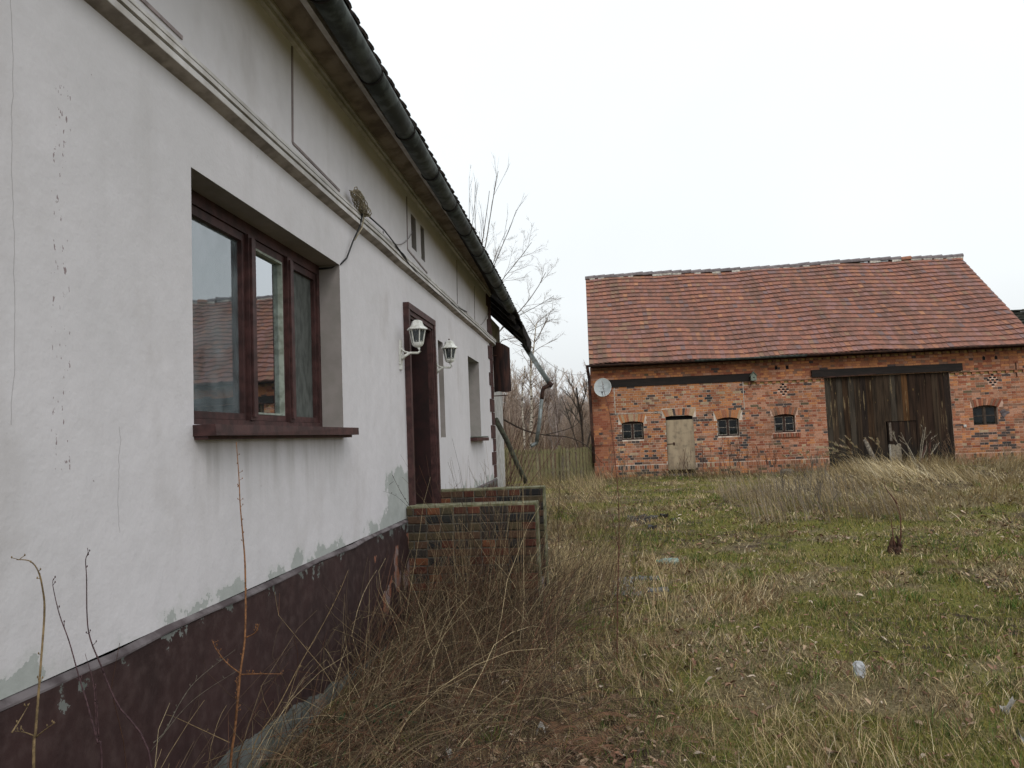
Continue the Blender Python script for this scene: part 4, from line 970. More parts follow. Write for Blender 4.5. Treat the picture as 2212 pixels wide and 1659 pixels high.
# faded printing on the dish: three unreadable lines of small marks
mb = MB(); rg = random.Random(5)
for li, (y_, x0, gaps) in enumerate(((.06, -.13, 'xxxxxx xx'), (-.035, -.09, 'xxxxxxxx'), (-.075, -.03, 'xx'), (-.13, -.12, 'xxx xxx  xx'))):
    x = x0
    for ch in gaps:
        if ch == 'x':
            hh = .009 if y_ != -.075 else .004; r_ = math.hypot(x, y_); p = DC+dr*x+du*y_+dn*(dep(r_)+.003)
            mb.obox(p, dr*.0025, du*hh, dn*.0008); mb.obox(p+dr*.006+du*(hh*rg.choice((-.8, 0, .8))), dr*.0035, du*.002, dn*.0008)
            if rg.random() < .6: mb.obox(p+dr*.012, dr*.0018, du*hh*rg.uniform(.5, 1), dn*.0008)
        x += .022
mb.build('printed_lettering', simple('grey_print', (.07, .07, .08), .7, 30, .2), sd_, kind='stuff')
# bird house
bh = empty('bird_house', (5.11, 25.3, 3.31), label='small grey green bird house at the right end of the long dark beam', cat='bird house')
M['bird'] = simple('grey_green_box', (.20, .23, .19), .9, 25, .6)
mb = MB(); mb.prism([(5.03, 25.27, 3.31), (5.20, 25.27, 3.31), (5.20, 25.27, 3.46), (5.115, 25.27, 3.57), (5.03, 25.27, 3.46)], (0, .14, 0)); mb.build('box', M['bird'], bh)
for s_ in (-1, 1): mb = MB(); mb.bar((5.115, 25.33, 3.585), (5.115+s_*.11, 25.33, 3.45), .20, .012, up=(0, 1, 0)) if False else mb.prism([(5.115, 25.24, 3.575), (5.115+s_*.105, 25.24, 3.445), (5.115+s_*.105, 25.24, 3.457), (5.115, 25.24, 3.592)], (0, .2, 0)); mb.build('roof_board', M['bird'], bh)
mb = MB(); mb.prism([(5.12+.02*math.cos(a), 25.266, 3.40+.02*math.sin(a)) for a in np.linspace(0, 6.28, 11)[:-1]], (0, .003, 0)); mb.build('entrance_hole', M['dark'], bh)
mb = MB(); mb.box(5.04, 5.19, 25.22, 25.40, 3.295, 3.3095); mb.build('floor_board', M['bird'], bh)
mb = MB(); mb.tube([(5.05, 25.42, 3.28), (5.04, 25.40, 3.16), (4.98, 25.41, 3.08)], .012, 5); mb.build('hook', M['rust'], barn)
# neighbouring building
nbld = empty('outbuilding', (18, 33, .3), label='low outbuilding with a mossy dark tiled roof behind the right end of the barn', cat='building')
mb = MB(); mb.box(14.2, 26, 29, 36, 0, 4.0); mb.build('wall', BP[3], nbld)
M['mtile'] = simple('mossy_dark_tile', (.060, .062, .050), .9, 6, .7, (.030, .032, .026), .5); mb = MB()
for i in range(14):
    t = i/14; y0 = 28.8+3.2*t; z0 = 4.05+1.9*t; mb.box(13.75, 26.2, y0-.04, y0+.27, z0-.02, z0+.05, 0, .01)
mb.quad((13.75, 28.8, 4.0), (26.2, 28.8, 4.0), (26.2, 32, 5.92), (13.75, 32, 5.92)); mb.quad((13.75, 32, 5.92), (26.2, 32, 5.92), (26.2, 36, 4.0), (13.75, 36, 4.0)); mb.build('roof', M['mtile'], nbld)
for x in np.arange(13.8, 25.8, .38): mb = MB(); mb.box(x, x+.37, 31.85, 32.1, 5.93, 5.995, 0, .01); mb.build('ridge_tile', M['mtile'], nbld)
# ------------------------------------------------------------------ picket fence
M['fence'] = simple('algae_green_picket', (.20, .175, .085), .9, 14, .6, (.11, .10, .055), .4, stretch=(3, 3, .6)); M['fence2'] = simple('grey_green_picket', (.25, .215, .13), .9, 14, .6, (.12, .11, .07), .4, stretch=(3, 3, .6))
fe = empty('picket_fence', (-1.5, 25.62, .3), label='old algae green picket fence closing the gap between house and barn', cat='fence')
x = -3.6; k = 0; fy = 25.62
while x < -.15:
    w_ = .080; tp = 1.40+random.uniform(-.02, .015)-.02*abs(math.sin(x)); ln = random.gauss(0, .012)
    mb = MB(); P_ = [(x, fy, .2), (x+w_, fy, .2), (x+w_+ln, fy, tp-.03), (x+w_/2+ln, fy, tp), (x+ln, fy, tp-.03)]; mb.prism(P_[::-1], (0, .02, 0))
    mb.build('picket', M['fence'] if random.random() < .7 else M['fence2'], fe); x += .124 if x < -1.05 else .108; k += 1
for z in (.62, 1.22): mb = MB(); mb.box(-3.6, -.1, fy+.022, fy+.06, z, z+.08, 0, .003); mb.build('rail', M['fence'], fe)
for x in (-3.0, -1.22, -.16): mb = MB(); mb.box(x-.06, x+.06, fy+.062, fy+.18, .1, 1.46, 0, .004); mb.build('post', M['fence'], fe)

# ------------------------------------------------------------------ thin things: stems, twigs, blades
def vegmat(name, rough=.85, vary=.25):
    g = G(name, rough, .2); c = g.attr('col'); c = g.hsv(c, v=g.mr(g.noise(20, 3), .3, .7, 1-vary, 1+vary)); return g.out(c)
M['veg'] = vegmat('dry_plant_fibre'); M['bark'] = vegmat('bark', .9, .35)
def tubes_np(P, r0, r1, col, sides=3, name='stems', mat=None):
    """P: (N,K,3) centre lines; r0, r1: (N,) radii at the two ends; col: (N,3)"""
    N, K, _ = P.shape; D = np.gradient(P, axis=1); D /= np.linalg.norm(D, axis=2, keepdims=True)+1e-9
    up = np.tile(np.array([.12, .2, 1.]), (N, K, 1)); hor = np.abs(D[..., 2]) > .9; up[hor] = (1, .1, 0)
    u = np.cross(D, up); u /= np.linalg.norm(u, axis=2, keepdims=True)+1e-9; v = np.cross(u, D)
    t = np.linspace(0, 1, K)[None]; r = r0[:, None]*(1-t)+r1[:, None]*t
    V = np.empty((N, K, sides, 3), np.float32)
    for j in range(sides):
        a = 2*math.pi*j/sides; V[:, :, j] = P+(u*math.cos(a)+v*math.sin(a))*r[..., None]
    base = (np.arange(N)*K*sides)[:, None, None]; ki = (np.arange(K-1)*sides)[None, :, None]; j = np.arange(sides)[None, None]; j2 = (j+1) % sides
    a = base+ki+j; b = base+ki+j2; F4 = np.stack([a, b, b+sides, a+sides], -1).reshape(-1, 4)
    C = np.repeat(col, K*sides, axis=0); return V.reshape(-1, 3), F4, C
def blades_np(p, h, w_, lean, az, bend, col, seg=2):
    """flat tapering blades; p (N,3) foot, h length, w_ width, lean and bend in radians, az direction of lean"""
    N = len(h); t = np.linspace(0, 1, seg+1); ang = lean[:, None]+bend[:, None]*t[None]
    st = h[:, None]/seg; hor = np.concatenate([np.zeros((N, 1)), np.cumsum(np.sin(ang[:, :-1])*st, 1)], 1); ver = np.concatenate([np.zeros((N, 1)), np.cumsum(np.cos(ang[:, :-1])*st, 1)], 1)
    dx, dy = np.cos(az)[:, None], np.sin(az)[:, None]
    C = np.stack([p[:, 0:1]+hor*dx, p[:, 1:2]+hor*dy, p[:, 2:3]+ver], -1)
    fa = az+RNG.uniform(-1.2, 1.2, N)+math.pi/2; sx, sy = np.cos(fa)[:, None]*w_[:, None]/2, np.sin(fa)[:, None]*w_[:, None]/2
    k = 2*seg+1; V = np.empty((N, k, 3), np.float32)
    for i in range(seg):
        f = 1-.35*i/seg
        V[:, 2*i] = C[:, i]; V[:, 2*i+1] = C[:, i]
        V[:, 2*i, 0] -= (sx*f)[:, 0]; V[:, 2*i, 1] -= (sy*f)[:, 0]; V[:, 2*i+1, 0] += (sx*f)[:, 0]; V[:, 2*i+1, 1] += (sy*f)[:, 0]
    V[:, 2*seg] = C[:, seg]; b = (np.arange(N)*k)[:, None]
    F4 = np.concatenate([b+np.array([[2*i, 2*i+1, 2*i+3, 2*i+2]]) for i in range(seg-1)], 0) if seg > 1 else None
    F3 = b+np.array([[2*seg-2, 2*seg-1, 2*seg]]); return V.reshape(-1, 3), F4, F3, np.repeat(col, k, 0)
def join(parts, name, mat, parent=None, **kw):
    Vs, F4s, F3s, Cs = [], [], [], []; n = 0
    for V, F4, F3, C in parts:
        Vs.append(V); Cs.append(C)
        if F4 is not None: F4s.append(F4+n)
        if F3 is not None: F3s.append(F3+n)
        n += len(V)
    me = npmesh(name, np.concatenate(Vs), np.concatenate(F4s) if F4s else None, np.concatenate(F3s) if F3s else None, mat, np.concatenate(Cs))
    o = link(name, me, parent); tag(o, **kw); return o
def cols(N, pal, wts, var=.18):
    pal = np.array(pal); i = RNG.choice(len(pal), N, p=np.array(wts)/sum(wts)); c = pal[i]*(1+RNG.normal(0, var, (N, 1))); return np.clip(c, .004, .9)
STRAW = (.46, .36, .20); STRAW2 = (.30, .225, .115); DULL = (.20, .155, .085); BRN = (.115, .070, .040); RED = (.16, .078, .042); GRN = (.088, .112, .025); GRN2 = (.195, .178, .042); OLV = (.225, .190, .052); PALE = (.52, .44, .30)
def bare(x, y): return (x > .08) & (x < .62) & (y > 8.0) & (y < 8.95)
def ok_place(x, y):                                # not in walls or steps
    return ~((x < -1.72) & (y < 13.8)) & ~((x < -.50) & (y > 7.08) & (y < 8.78)) & ~((x < -1.95)) & ~((x > -.15) & (y > 25.4))
def scatter(N, y0, y1, p=-1.3, xr=.80):
    u = RNG.random(N); q = p+1; y = (y0**q+u*(y1**q-y0**q))**(1/q)
    x = RNG.uniform(-1.75, 1, N); x = -1.75+(x+1.75)/2.75*(1.75+y*xr+.3); k = ok_place(x, y); return x[k], y[k]
# --- turf: three layers of blades
parts = []
x, y = scatter(330000, 2.3, 25.4, -1.4)
g_ = green(x, y); br_ = brown(x, y); N = len(x); d = np.hypot(x, y); lod = np.clip(d/5, .8, 4.2)
clump = fbm(x, y, .28, 66, 2); keep = ~(bare(x, y) & (RNG.random(N) < .8)) & (RNG.random(N) < np.clip(.5+1.2*(clump-.3)-.2*br_*(1-g_), .35, 1)*np.where(x < -.2, .75, 1))
x, y, g_, br_, d, lod, clump = [a[keep] for a in (x, y, g_, br_, d, lod, clump)]; N = len(x)
isg = RNG.random(N) < g_*.70+.06
h = np.where(isg, RNG.uniform(.02, .065, N), RNG.uniform(.02, .10, N)*(.5+clump)); h *= np.clip(lod**.28, 1, 1.4)
col = np.where(isg[:, None], cols(N, [GRN, GRN2, OLV, (.05, .08, .02)], [.35, .25, .25, .15]), cols(N, [STRAW, STRAW2, DULL, BRN, PALE], [.22, .30, .28, .16, .04]))
own_tone = np.clip(.42+.58*sstep(-.7, .6, x+.25*(vn(x, y, .5, 3)-.5)+.12*np.maximum(0, y-7)), 0, 1)[:, None]*np.where(isg, 1.1, 1)[:, None]; own_tone = np.clip(own_tone, 0, 1); col = col*own_tone+(1-own_tone)*np.array(BRN)  # blades lose their own colour to brown towards the house
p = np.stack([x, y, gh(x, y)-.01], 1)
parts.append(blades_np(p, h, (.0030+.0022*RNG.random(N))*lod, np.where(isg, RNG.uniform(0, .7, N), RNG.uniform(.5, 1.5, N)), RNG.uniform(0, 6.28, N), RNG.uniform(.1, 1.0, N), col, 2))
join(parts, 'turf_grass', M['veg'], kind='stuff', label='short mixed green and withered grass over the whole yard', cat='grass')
# --- matted dry tufts, leaning with a common direction per tuft
parts = []
tx, ty = scatter(900, 2.6, 24.5, -.9); TX = [tx]; TY = [ty]
fixed = [(1.25, 4.0, .34), (1.05, 4.3, .30), (.9, 3.75, .35), (.72, 9.6, .30), (1.3, 7.9, .38), (1.15, 7.6, .30), (.15, 5.4, .3), (.35, 6.2, .3), (1.5, 3.7, .3), (.2, 8.2, .3)]
for i in range(len(tx)+len(fixed)*4):
    if i < len(tx): cx, cy = tx[i], ty[i]; hh = RNG.uniform(.05, .15); n = int(RNG.uniform(30, 75)); rad = RNG.uniform(.06, .22)
    else: cx, cy, hh = fixed[(i-len(tx)) % len(fixed)]; n = 90; rad = .24; hh *= .62; cx += RNG.normal(0, .08); cy += RNG.normal(0, .1)
    if green(np.array([cx]), np.array([cy]))[0] > .8 and i < len(tx) and RNG.random() < .75: continue
    a = RNG.uniform(0, 6.28); dd = math.hypot(cx, cy); l_ = max(.8, dd/5)
    x = cx+RNG.normal(0, rad, n); y = cy+RNG.normal(0, rad, n); k = ok_place(x, y); x, y = x[k], y[k]; n = len(x)
    if n == 0: continue
    cc = cols(n, [STRAW, STRAW2, DULL, RED, PALE], [.3, .35, .2, .12 if RNG.random() < .5 else .3, .06], .15)
    parts.append(blades_np(np.stack([x, y, gh(x, y)-.01], 1), hh*RNG.uniform(.5, 1.2, n), np.full(n, .0034)*min(l_, 3), RNG.uniform(.1, .8, n), a+RNG.normal(0, .9, n), RNG.uniform(.2, 1.5, n), cc, 3))
gx, gy_ = scatter(230, 2.6, 23, -.9)
for cx, cy in zip(gx, gy_):
    if green(np.array([cx]), np.array([cy]))[0] < .45 and RNG.random() < .6: continue
    n = int(RNG.uniform(25, 70)); rad = RNG.uniform(.04, .16); x = cx+RNG.normal(0, rad, n); y = cy+RNG.normal(0, rad, n); k = ok_place(x, y); x, y = x[k], y[k]; n = len(x); dd = max(.8, math.hypot(cx, cy)/5)
    if n: parts.append(blades_np(np.stack([x, y, gh(x, y)-.01], 1), RNG.uniform(.06, .17, n), np.full(n, .0036)*min(dd, 3), RNG.uniform(.05, .6, n), RNG.uniform(0, 6.28, n), RNG.uniform(.3, 1.3, n), cols(n, [GRN, (.06, .115, .025), GRN2], [.5, .3, .2], .2), 3))
for cx, cy, n, s_ in ((.35, 4.05, 500, .24), (.15, 4.7, 300, .2), (1.75, 3.65, 550, .28), (2.3, 3.6, 400, .25), (-.25, 6.0, 250, .2), (4.3, 10.6, 350, .4), (2.6, 24.2, 350, .5), (5.2, 23.0, 300, .4), (.45, 11.8, 240, .35), (1.0, 5.9, 200, .2)):
    x = cx+RNG.normal(0, s_, n); y = cy+RNG.normal(0, s_*1.3, n); dd = min(3, max(.8, cy/5)); parts.append(blades_np(np.stack([x, y, gh(x, y)-.01], 1), RNG.uniform(.06, .15, n), np.full(n, .0034)*dd, RNG.uniform(.05, .7, n), RNG.uniform(0, 6.28, n), RNG.uniform(.3, 1.2, n), cols(n, [GRN, (.055, .11, .022), GRN2], [.5, .3, .2], .2), 3))
join(parts, 'grass_tufts', M['veg'], kind='stuff', label='knee low tufts of bleached and green grass standing out of the turf', cat='grass')
# --- tall dry grass: mound before the barn, along walls
parts = []
def tall(n, x0, x1, y0, y1, h0, h1, w_, az, lean, bend, pal, wts, sd=None, cl=.8, seg=3):
    x = RNG.uniform(x0, x1, n); y = RNG.uniform(y0, y1, n)
    k = (RNG.random(n) < np.clip(2.6*(fbm(x, y, cl, 88, 2)-.32), 0, 1)) & ok_place(x, y) & ~bare(x, y) & ~((x > .2) & (x < 2.6) & (y > 9.5) & (y < 23)); x, y = x[k], y[k]; n = len(x)
    loc = vn(x, y, 1.4, 12)*3
    parts.append(blades_np(np.stack([x, y, gh(x, y)-.02], 1), RNG.uniform(h0, h1, n), np.full(n, w_)*RNG.uniform(.7, 1.4, n), RNG.uniform(*lean, n), az+loc+RNG.normal(0, .5, n), RNG.uniform(*bend, n), cols(n, pal, wts, .16), seg))
SP = [STRAW, STRAW2, PALE, DULL]
tall(21000, 4.2, 15.5, 13.0, 21.5, .22, .60, .008, 2.2, (.3, 1.1), (.4, 1.3), SP, [.42, .2, .33, .05])
tall(9000, 6.0, 14.5, 17.5, 22.5, .3, .7, .008, 2.4, (.2, .9), (.4, 1.2), SP, [.45, .15, .37, .03])
tall(11000, 5.6, 15.0, 9.5, 15, .12, .42, .007, 2.0, (.4, 1.2), (.4, 1.2), SP, [.45, .22, .28, .05])
tall(5200, 2.6, 5.6, 13.0, 19, .2, .62, .006, 1.6, (.0, .5), (.1, .5), [DULL, (.24, .20, .16), BRN, STRAW2], [.25, .35, .08, .32], cl=.5)
tall(5000, -.1, 13.5, 23.6, 25.3, .15, .55, .009, 2.0, (.0, .7), (.1, .8), [DULL, STRAW2, BRN, STRAW], [.3, .3, .25, .15], cl=.6)
tall(7000, -1.9, 1.3, 9.2, 24.5, .2, .62, .006, 1.8, (.0, .9), (.1, 1.1), [STRAW2, DULL, STRAW, BRN], [.32, .28, .2, .2], cl=.7)
tall(2200, -.55, .65, 6.6, 9.6, .2, .6, .004, .6, (.1, .8), (.1, .9), [STRAW, STRAW2, DULL], [.35, .4, .25], cl=.5)
tall(1300, -.6, .5, 4.9, 6.8, .10, .28, .0035, .6, (.2, 1.2), (.2, 1.2), [STRAW, STRAW2, DULL, RED], [.3, .35, .2, .15], cl=.5)
join(parts, 'tall_dry_grass', M['veg'], kind='stuff', label='tall bleached grass heaped before the barn and along the walls', cat='grass')
# --- small pieces of leaf litter and moss lumps
n = 22000; x, y = scatter(n, 2.4, 20, -1.15); n = len(x)
k = RNG.random(n) < np.clip(3.2*(fbm(x, y, .8, 14, 3)-.36), .18, 1); x, y = x[k], y[k]; n = len(x); s_ = (.007+.027*RNG.random(n)**2.4)*np.clip(y/8, 1, 1.7); az = RNG.uniform(0, 6.28, n)
tl = RNG.normal(0, .5, n); V = np.zeros((n, 6, 3), np.float32); sh = np.array([(-1, 0), (-.35, .45), (.5, .4), (1.1, 0), (.45, -.45), (-.4, -.4)])
for j, (a, b) in enumerate(sh):
    u, v = a*s_, b*s_; V[:, j, 0] = x+u*np.cos(az)-v*np.sin(az); V[:, j, 1] = y+u*np.sin(az)+v*np.cos(az); V[:, j, 2] = gh(x, y)+.018+.02*RNG.random(n)*0+np.abs(b)*s_*RNG.uniform(.2, 1.2, n)+u*np.sin(tl)*.7
b = (np.arange(n)*6)[:, None]; F4 = np.concatenate([b+np.array([[0, 3, 2, 1]]), b+np.array([[0, 5, 4, 3]])])
C = np.repeat(cols(n, [(.22, .13, .085), (.31, .22, .15), (.155, .08, .052), (.42, .34, .27), (.25, .18, .13)], [.26, .22, .26, .08, .18], .25), 6, 0)
me = npmesh('leaf_litter', V.reshape(-1, 3), F4, None, M['veg'], C); tag(link('leaf_litter', me), kind='stuff', label='dead brown leaves strewn over the grass', cat='leaves')
# --- dead bramble and fern thicket under the window and round the steps
def stems(n, x0, x1, y0, y1, L, r, az, spread, droop, pal, wts, K=7, lean=(.1, .8), base=None, zig=.05):
    x = RNG.uniform(x0, x1, n); y = RNG.uniform(y0, y1, n); k = ok_place(x, y); x, y = x[k], y[k]; n = len(x)
    ln = RNG.uniform(*L, n); a = az+RNG.normal(0, spread, n); th = RNG.uniform(*lean, n); dr = RNG.uniform(*droop, n)
    P = np.zeros((n, K, 3)); P[:, 0] = np.stack([x, y, gh(x, y)-.03], 1); jit = RNG.normal(0, zig, (n, K)); ja = RNG.normal(0, zig*2, (n, K))
    for i in range(1, K):
        t = i/(K-1); ang = th+dr*t+jit[:, i]; aa = a+ja[:, i]; s_ = ln/(K-1)
        P[:, i, 0] = P[:, i-1, 0]+np.sin(ang)*np.cos(aa)*s_; P[:, i, 1] = P[:, i-1, 1]+np.sin(ang)*np.sin(aa)*s_; P[:, i, 2] = P[:, i-1, 2]+np.cos(ang)*s_
    P[:, :, 0] = np.where(P[:, :, 1] < 13.8, np.maximum(P[:, :, 0], -1.745), P[:, :, 0]); P[..., 2] = np.maximum(P[..., 2], gh(P[..., 0], P[..., 1])+.01)
    rr = RNG.uniform(*r, n); V, F4, C = tubes_np(P, rr, rr*.35, cols(n, pal, wts, .2)); return (V, F4, None, C), P, rr
BR = [(.070, .044, .029), (.115, .082, .050), (.115, .056, .034), (.21, .155, .088), (.38, .30, .18), (.038, .027, .020)]
parts = []
for a in [(1150, -1.72, -.35, 2.3, 7.0, (.45, 1.25), (.0012, .0029), .9, 1.2, (.5, 1.8), [.3, .25, .2, .12, .05, .08], (.1, 1.0)),
          (420, -1.72, -.30, 4.6, 7.05, (.4, 1.0), (.0012, .0032), 1.2, 1.6, (.2, 1.1), [.28, .25, .12, .17, .1, .08], (.0, .6)),
          (850, -1.72, .35, 2.4, 6.4, (.3, .9), (.0010, .0020), .5, 2.6, (.4, .8), [.33, .2, .28, .08, .04, .07], (.9, 1.5)),
          (110, -1.2, -.55, 5.9, 7.05, (.9, 1.75), (.0016, .0034), 1.2, 1.8, (-.1, .5), [.2, .25, .15, .25, .1, .05], (.02, .30)),
          (170, -.55, .2, 6.3, 9.0, (.6, 1.35), (.0014, .0028), .4, .6, (.1, .5), [.15, .25, .15, .3, .12, .03], (.1, .5)),
          (130, -1.72, -1.0, 2.1, 5.2, (.7, 1.35), (.0014, .0028), .4, 1.2, (.7, 2.0), [.15, .25, .12, .28, .15, .05], (.0, .7)),
          (55, -1.6, -.5, 5.0, 7.0, (.8, 1.6), (.0016, .0034), .3, 1.5, (.1, 1.0), [.15, .2, .1, .3, .22, .03], (.1, .9)),
          (190, -1.6, -.5, 6.2, 7.07, (.5, 1.25), (.0016, .0034), 1.0, 2.2, (.0, .9), [.32, .22, .16, .08, .02, .2], (.05, .7)),
          (150, -1.74, -1.35, 1.9, 3.6, (.4, 1.0), (.0009, .0018), .3, 1.5, (.5, 2.2), [.15, .3, .1, .3, .1, .05], (.0, .9)),
          (110, -1.7, -.6, 8.8, 13, (.6, 1.5), (.002, .0035), 1.0, 1.5, (-.2, .7), [.25, .25, .15, .2, .1, .05], (.05, .5))]:
    n, x0, x1, y0, y1, L, r, az, spd, dr, wt, le = a; q, P, rr = stems(n, x0, x1, y0, y1, L, r, az, spd, dr, BR, wt, 7, le); parts.append(q)
    m = min(len(P), n)                                # side shoots
    idx = RNG.integers(0, len(P), int(n*1.2)); kk = RNG.integers(2, 6, len(idx)); P0 = P[idx, kk]; dirn = P[idx, kk]-P[idx, kk-1]; dirn /= np.linalg.norm(dirn, axis=1, keepdims=True)+1e-9
    dv = dirn+RNG.normal(0, .7, dirn.shape); dv /= np.linalg.norm(dv, axis=1, keepdims=True); ln = RNG.uniform(.05, .22, len(idx)); Q = P0[:, None]+dv[:, None]*ln[:, None, None]*np.linspace(0, 1, 4)[None, :, None]
    Q[:, 2:, 2] -= .01; Q[..., 2] = np.maximum(Q[..., 2], gh(Q[..., 0], Q[..., 1])+.01); Q[..., 0] = np.maximum(Q[..., 0], -1.75)
    V, F4, C = tubes_np(Q, rr[idx]*.6, rr[idx]*.3, cols(len(idx), BR, wt, .2)); parts.append((V, F4, None, C))
join(parts, 'dead_brambles', M['veg'], kind='stuff', label='tangle of dead brown bramble and weed stems under the window and around the steps', cat='brambles')
# dead fern fronds matted on the ground, bottom of the picture
fr_ = []
for i in range(150):
    cx, cy = RNG.uniform(-1.6, .3), RNG.uniform(2.4, 5.3); az = RNG.uniform(0, 6.28); L = RNG.uniform(.25, .6); n = 26; t = np.linspace(.1, 1, n)
    sx = cx+np.cos(az)*t*L; sy = cy+np.sin(az)*t*L; z_ = gh(sx, sy)+.03+.10*np.sin(t*2.6)*RNG.uniform(.3, 1.2)
    c_ = cols(1, [RED, BRN, (.15, .085, .05)], [.5, .3, .2], .1)
    for sd_i in (-1, 1):
        k = (sx > -1.74); m = int(k.sum()); 
        if m == 0: continue
        fr_.append(blades_np(np.stack([sx, sy, z_], 1)[k], ((.07*(1-t)+.015)*(L/.4))[k], np.full(m, .006), np.full(m, 1.5), az+sd_i*1.1+np.zeros(m), np.full(m, .3), np.repeat(c_, m, 0), 1))
join(fr_, 'dead_fern', M['veg'], kind='stuff', label='matted rust brown fern fronds on the ground below the plinth', cat='fern')
# low dark green leaves by the plinth
n = 900; cx = RNG.choice([-1.5, -1.25, -1.55, -1.3], n); cyy = RNG.choice([2.7, 3.0, 3.6, 4.4, 2.4], n); x = np.maximum(cx+RNG.normal(0, .10, n), -1.72); y = cyy+RNG.normal(0, .14, n)
iv = blades_np(np.stack([x, y, gh(x, y)+RNG.uniform(0, .10, n)], 1), RNG.uniform(.02, .045, n), RNG.uniform(.015, .028, n), RNG.uniform(.5, 1.5, n), RNG.uniform(0, 6.28, n), RNG.uniform(.1, .8, n), cols(n, [(.022, .045, .020), (.035, .065, .030), (.05, .06, .025)], [.5, .3, .2], .2), 2)
join([iv], 'ground_ivy', M['veg'], kind='stuff', label='low dark green leaves creeping below the plinth', cat='ivy')

# ------------------------------------------------------------------ single plants one can point at
def curve_pts(pts, n):
    pts = [Vector(p) for p in pts]; out = []
    m = len(pts)
    for i in range(n):
        t = i/(n-1)*(m-1); k = min(int(t), m-2); f = t-k; p0, p1, p2, p3 = pts[max(k-1, 0)], pts[k], pts[k+1], pts[min(k+2, m-1)]
        out.append(.5*((2*p1)+(-p0+p2)*f+(2*p0-5*p1+4*p2-p3)*f*f+(-p0+3*p1-3*p2+p3)*f**3))
    return out
def stalkmat(name, c): return simple(name, c, .8, 60, .6, tuple(x*.5 for x in c), .3)
SM = {'orange': stalkmat('orange_brown_stalk', (.27, .125, .055)), 'tan': stalkmat('tan_stalk', (.25, .175, .09)), 'purple': stalkmat('purplish_stalk', (.085, .045, .05)), 'dark': stalkmat('dark_twig', (.05, .035, .028)), 'grey': stalkmat('grey_twig', (.17, .15, .12)), 'red': stalkmat('reddish_shoot', (.14, .06, .04))}
def z4(px, py, Y): return at(px*.4271, 950.5+py*.4271, Y)
def stalk(name, mains, r, mat, label, cat, buds=0, root=None, seeds=None):
    rg = random.Random(len(label)); P0 = mains[0][0]; t = empty(name, (P0[0], P0[1], gz(P0[0], P0[1])), label=label, cat=cat)
    for i, m in enumerate(mains):
        rr = r if i == 0 else r*.55; pts = list(m)
        if i == 0: pts = [Vector((P0[0], P0[1], gz(P0[0], P0[1])-.02))]+pts
        c = curve_pts(pts, max(6, len(pts)*4)); K = len(c); mb = MB(); mb.tube(c, [rr*(1-.72*k/(K-1)) for k in range(K)], 6)
        for b in range(buds if i == 0 else buds//3):
            k = rg.randrange(K//4, K-1); d = Vector((rg.uniform(-1, 1), rg.uniform(-1, 1), rg.uniform(.2, 1))).normalized(); a = c[k]; e_ = a+d*rg.uniform(.006, .02)
            mb.tube([a, e_], [.0011, .0008], 4); mb.lathe(tuple(e_), [(.0008, -.002), (.0022, 0), (.0018, .003), (.0005, .005)], 5)
        mb.build('stem' if i == 0 else 'side_shoot', mat, t, smooth=True)
    return t
stalk('dead_stalk', [[z4(1165, 1659, 3.2), z4(1190, 1450, 3.2), z4(1215, 1180, 3.22), z4(1240, 980, 3.25), z4(1240, 650, 3.3), z4(1228, 480, 3.32), z4(1215, 330, 3.34), z4(1208, 180, 3.36), z4(1195, 10, 3.38)],
    [z4(1215, 1180, 3.22), z4(1150, 1130, 3.2), z4(1095, 1060, 3.18), z4(1072, 1010, 3.17)], [z4(1217, 1186, 3.22), z4(1300, 1183, 3.2), z4(1430, 1183, 3.17)], [z4(1240, 1000, 3.25), z4(1290, 975, 3.23), z4(1312, 930, 3.22)],
    [z4(1192, 1420, 3.2), z4(1200, 1300, 3.17), z4(1197, 1200, 3.15)]], .0062, SM['orange'], 'tall orange brown dead stalk with side shoots rising in front of the big window sill', 'dead stalk', 26)
stalk('dead_stalk', [[z4(170, 1659, 2.02), z4(180, 1480, 2.02), z4(205, 1150, 2.04), z4(225, 870, 2.06), z4(215, 750, 2.06), z4(192, 660, 2.05), z4(150, 612, 2.04), z4(85, 605, 2.03)], [z4(180, 1500, 2.02), z4(130, 1480, 2.0), z4(75, 1472, 1.98)], [z4(185, 1500, 2.02), z4(235, 1460, 2.0), z4(280, 1430, 2.0)], [z4(60, 1480, 1.9), z4(110, 1400, 1.95), z4(150, 1330, 2.0)]], .0045, SM['tan'],
    'pale tan dead stalk with a drooping hooked tip, leftmost in front of the wall', 'dead stalk', 10)
stalk('dead_stalk', [[z4(515, 1659, 2.2), z4(490, 1520, 2.2), z4(440, 1330, 2.22), z4(400, 1200, 2.24), z4(350, 1020, 2.26), z4(300, 880, 2.27), z4(268, 740, 2.28), z4(271, 700, 2.28)], [z4(488, 1520, 2.2), z4(475, 1250, 2.2), z4(430, 1080, 2.2)]], .0034, SM['purple'], 'slender purplish stalk leaning left, second from the left before the wall', 'dead stalk', 8)
stalk('dead_stalk', [[z4(770, 1659, 2.45), z4(590, 1330, 2.45), z4(510, 1140, 2.46), z4(455, 1000, 2.47), z4(440, 880, 2.48), z4(438, 700, 2.5), z4(433, 610, 2.5), z4(445, 570, 2.5), z4(442, 545, 2.5)], [z4(500, 1500, 2.4), z4(490, 1350, 2.4), z4(485, 1230, 2.4)]], .0033, SM['purple'], 'slender dark stalk kinked at its tip, third from the left before the wall', 'dead stalk', 9)
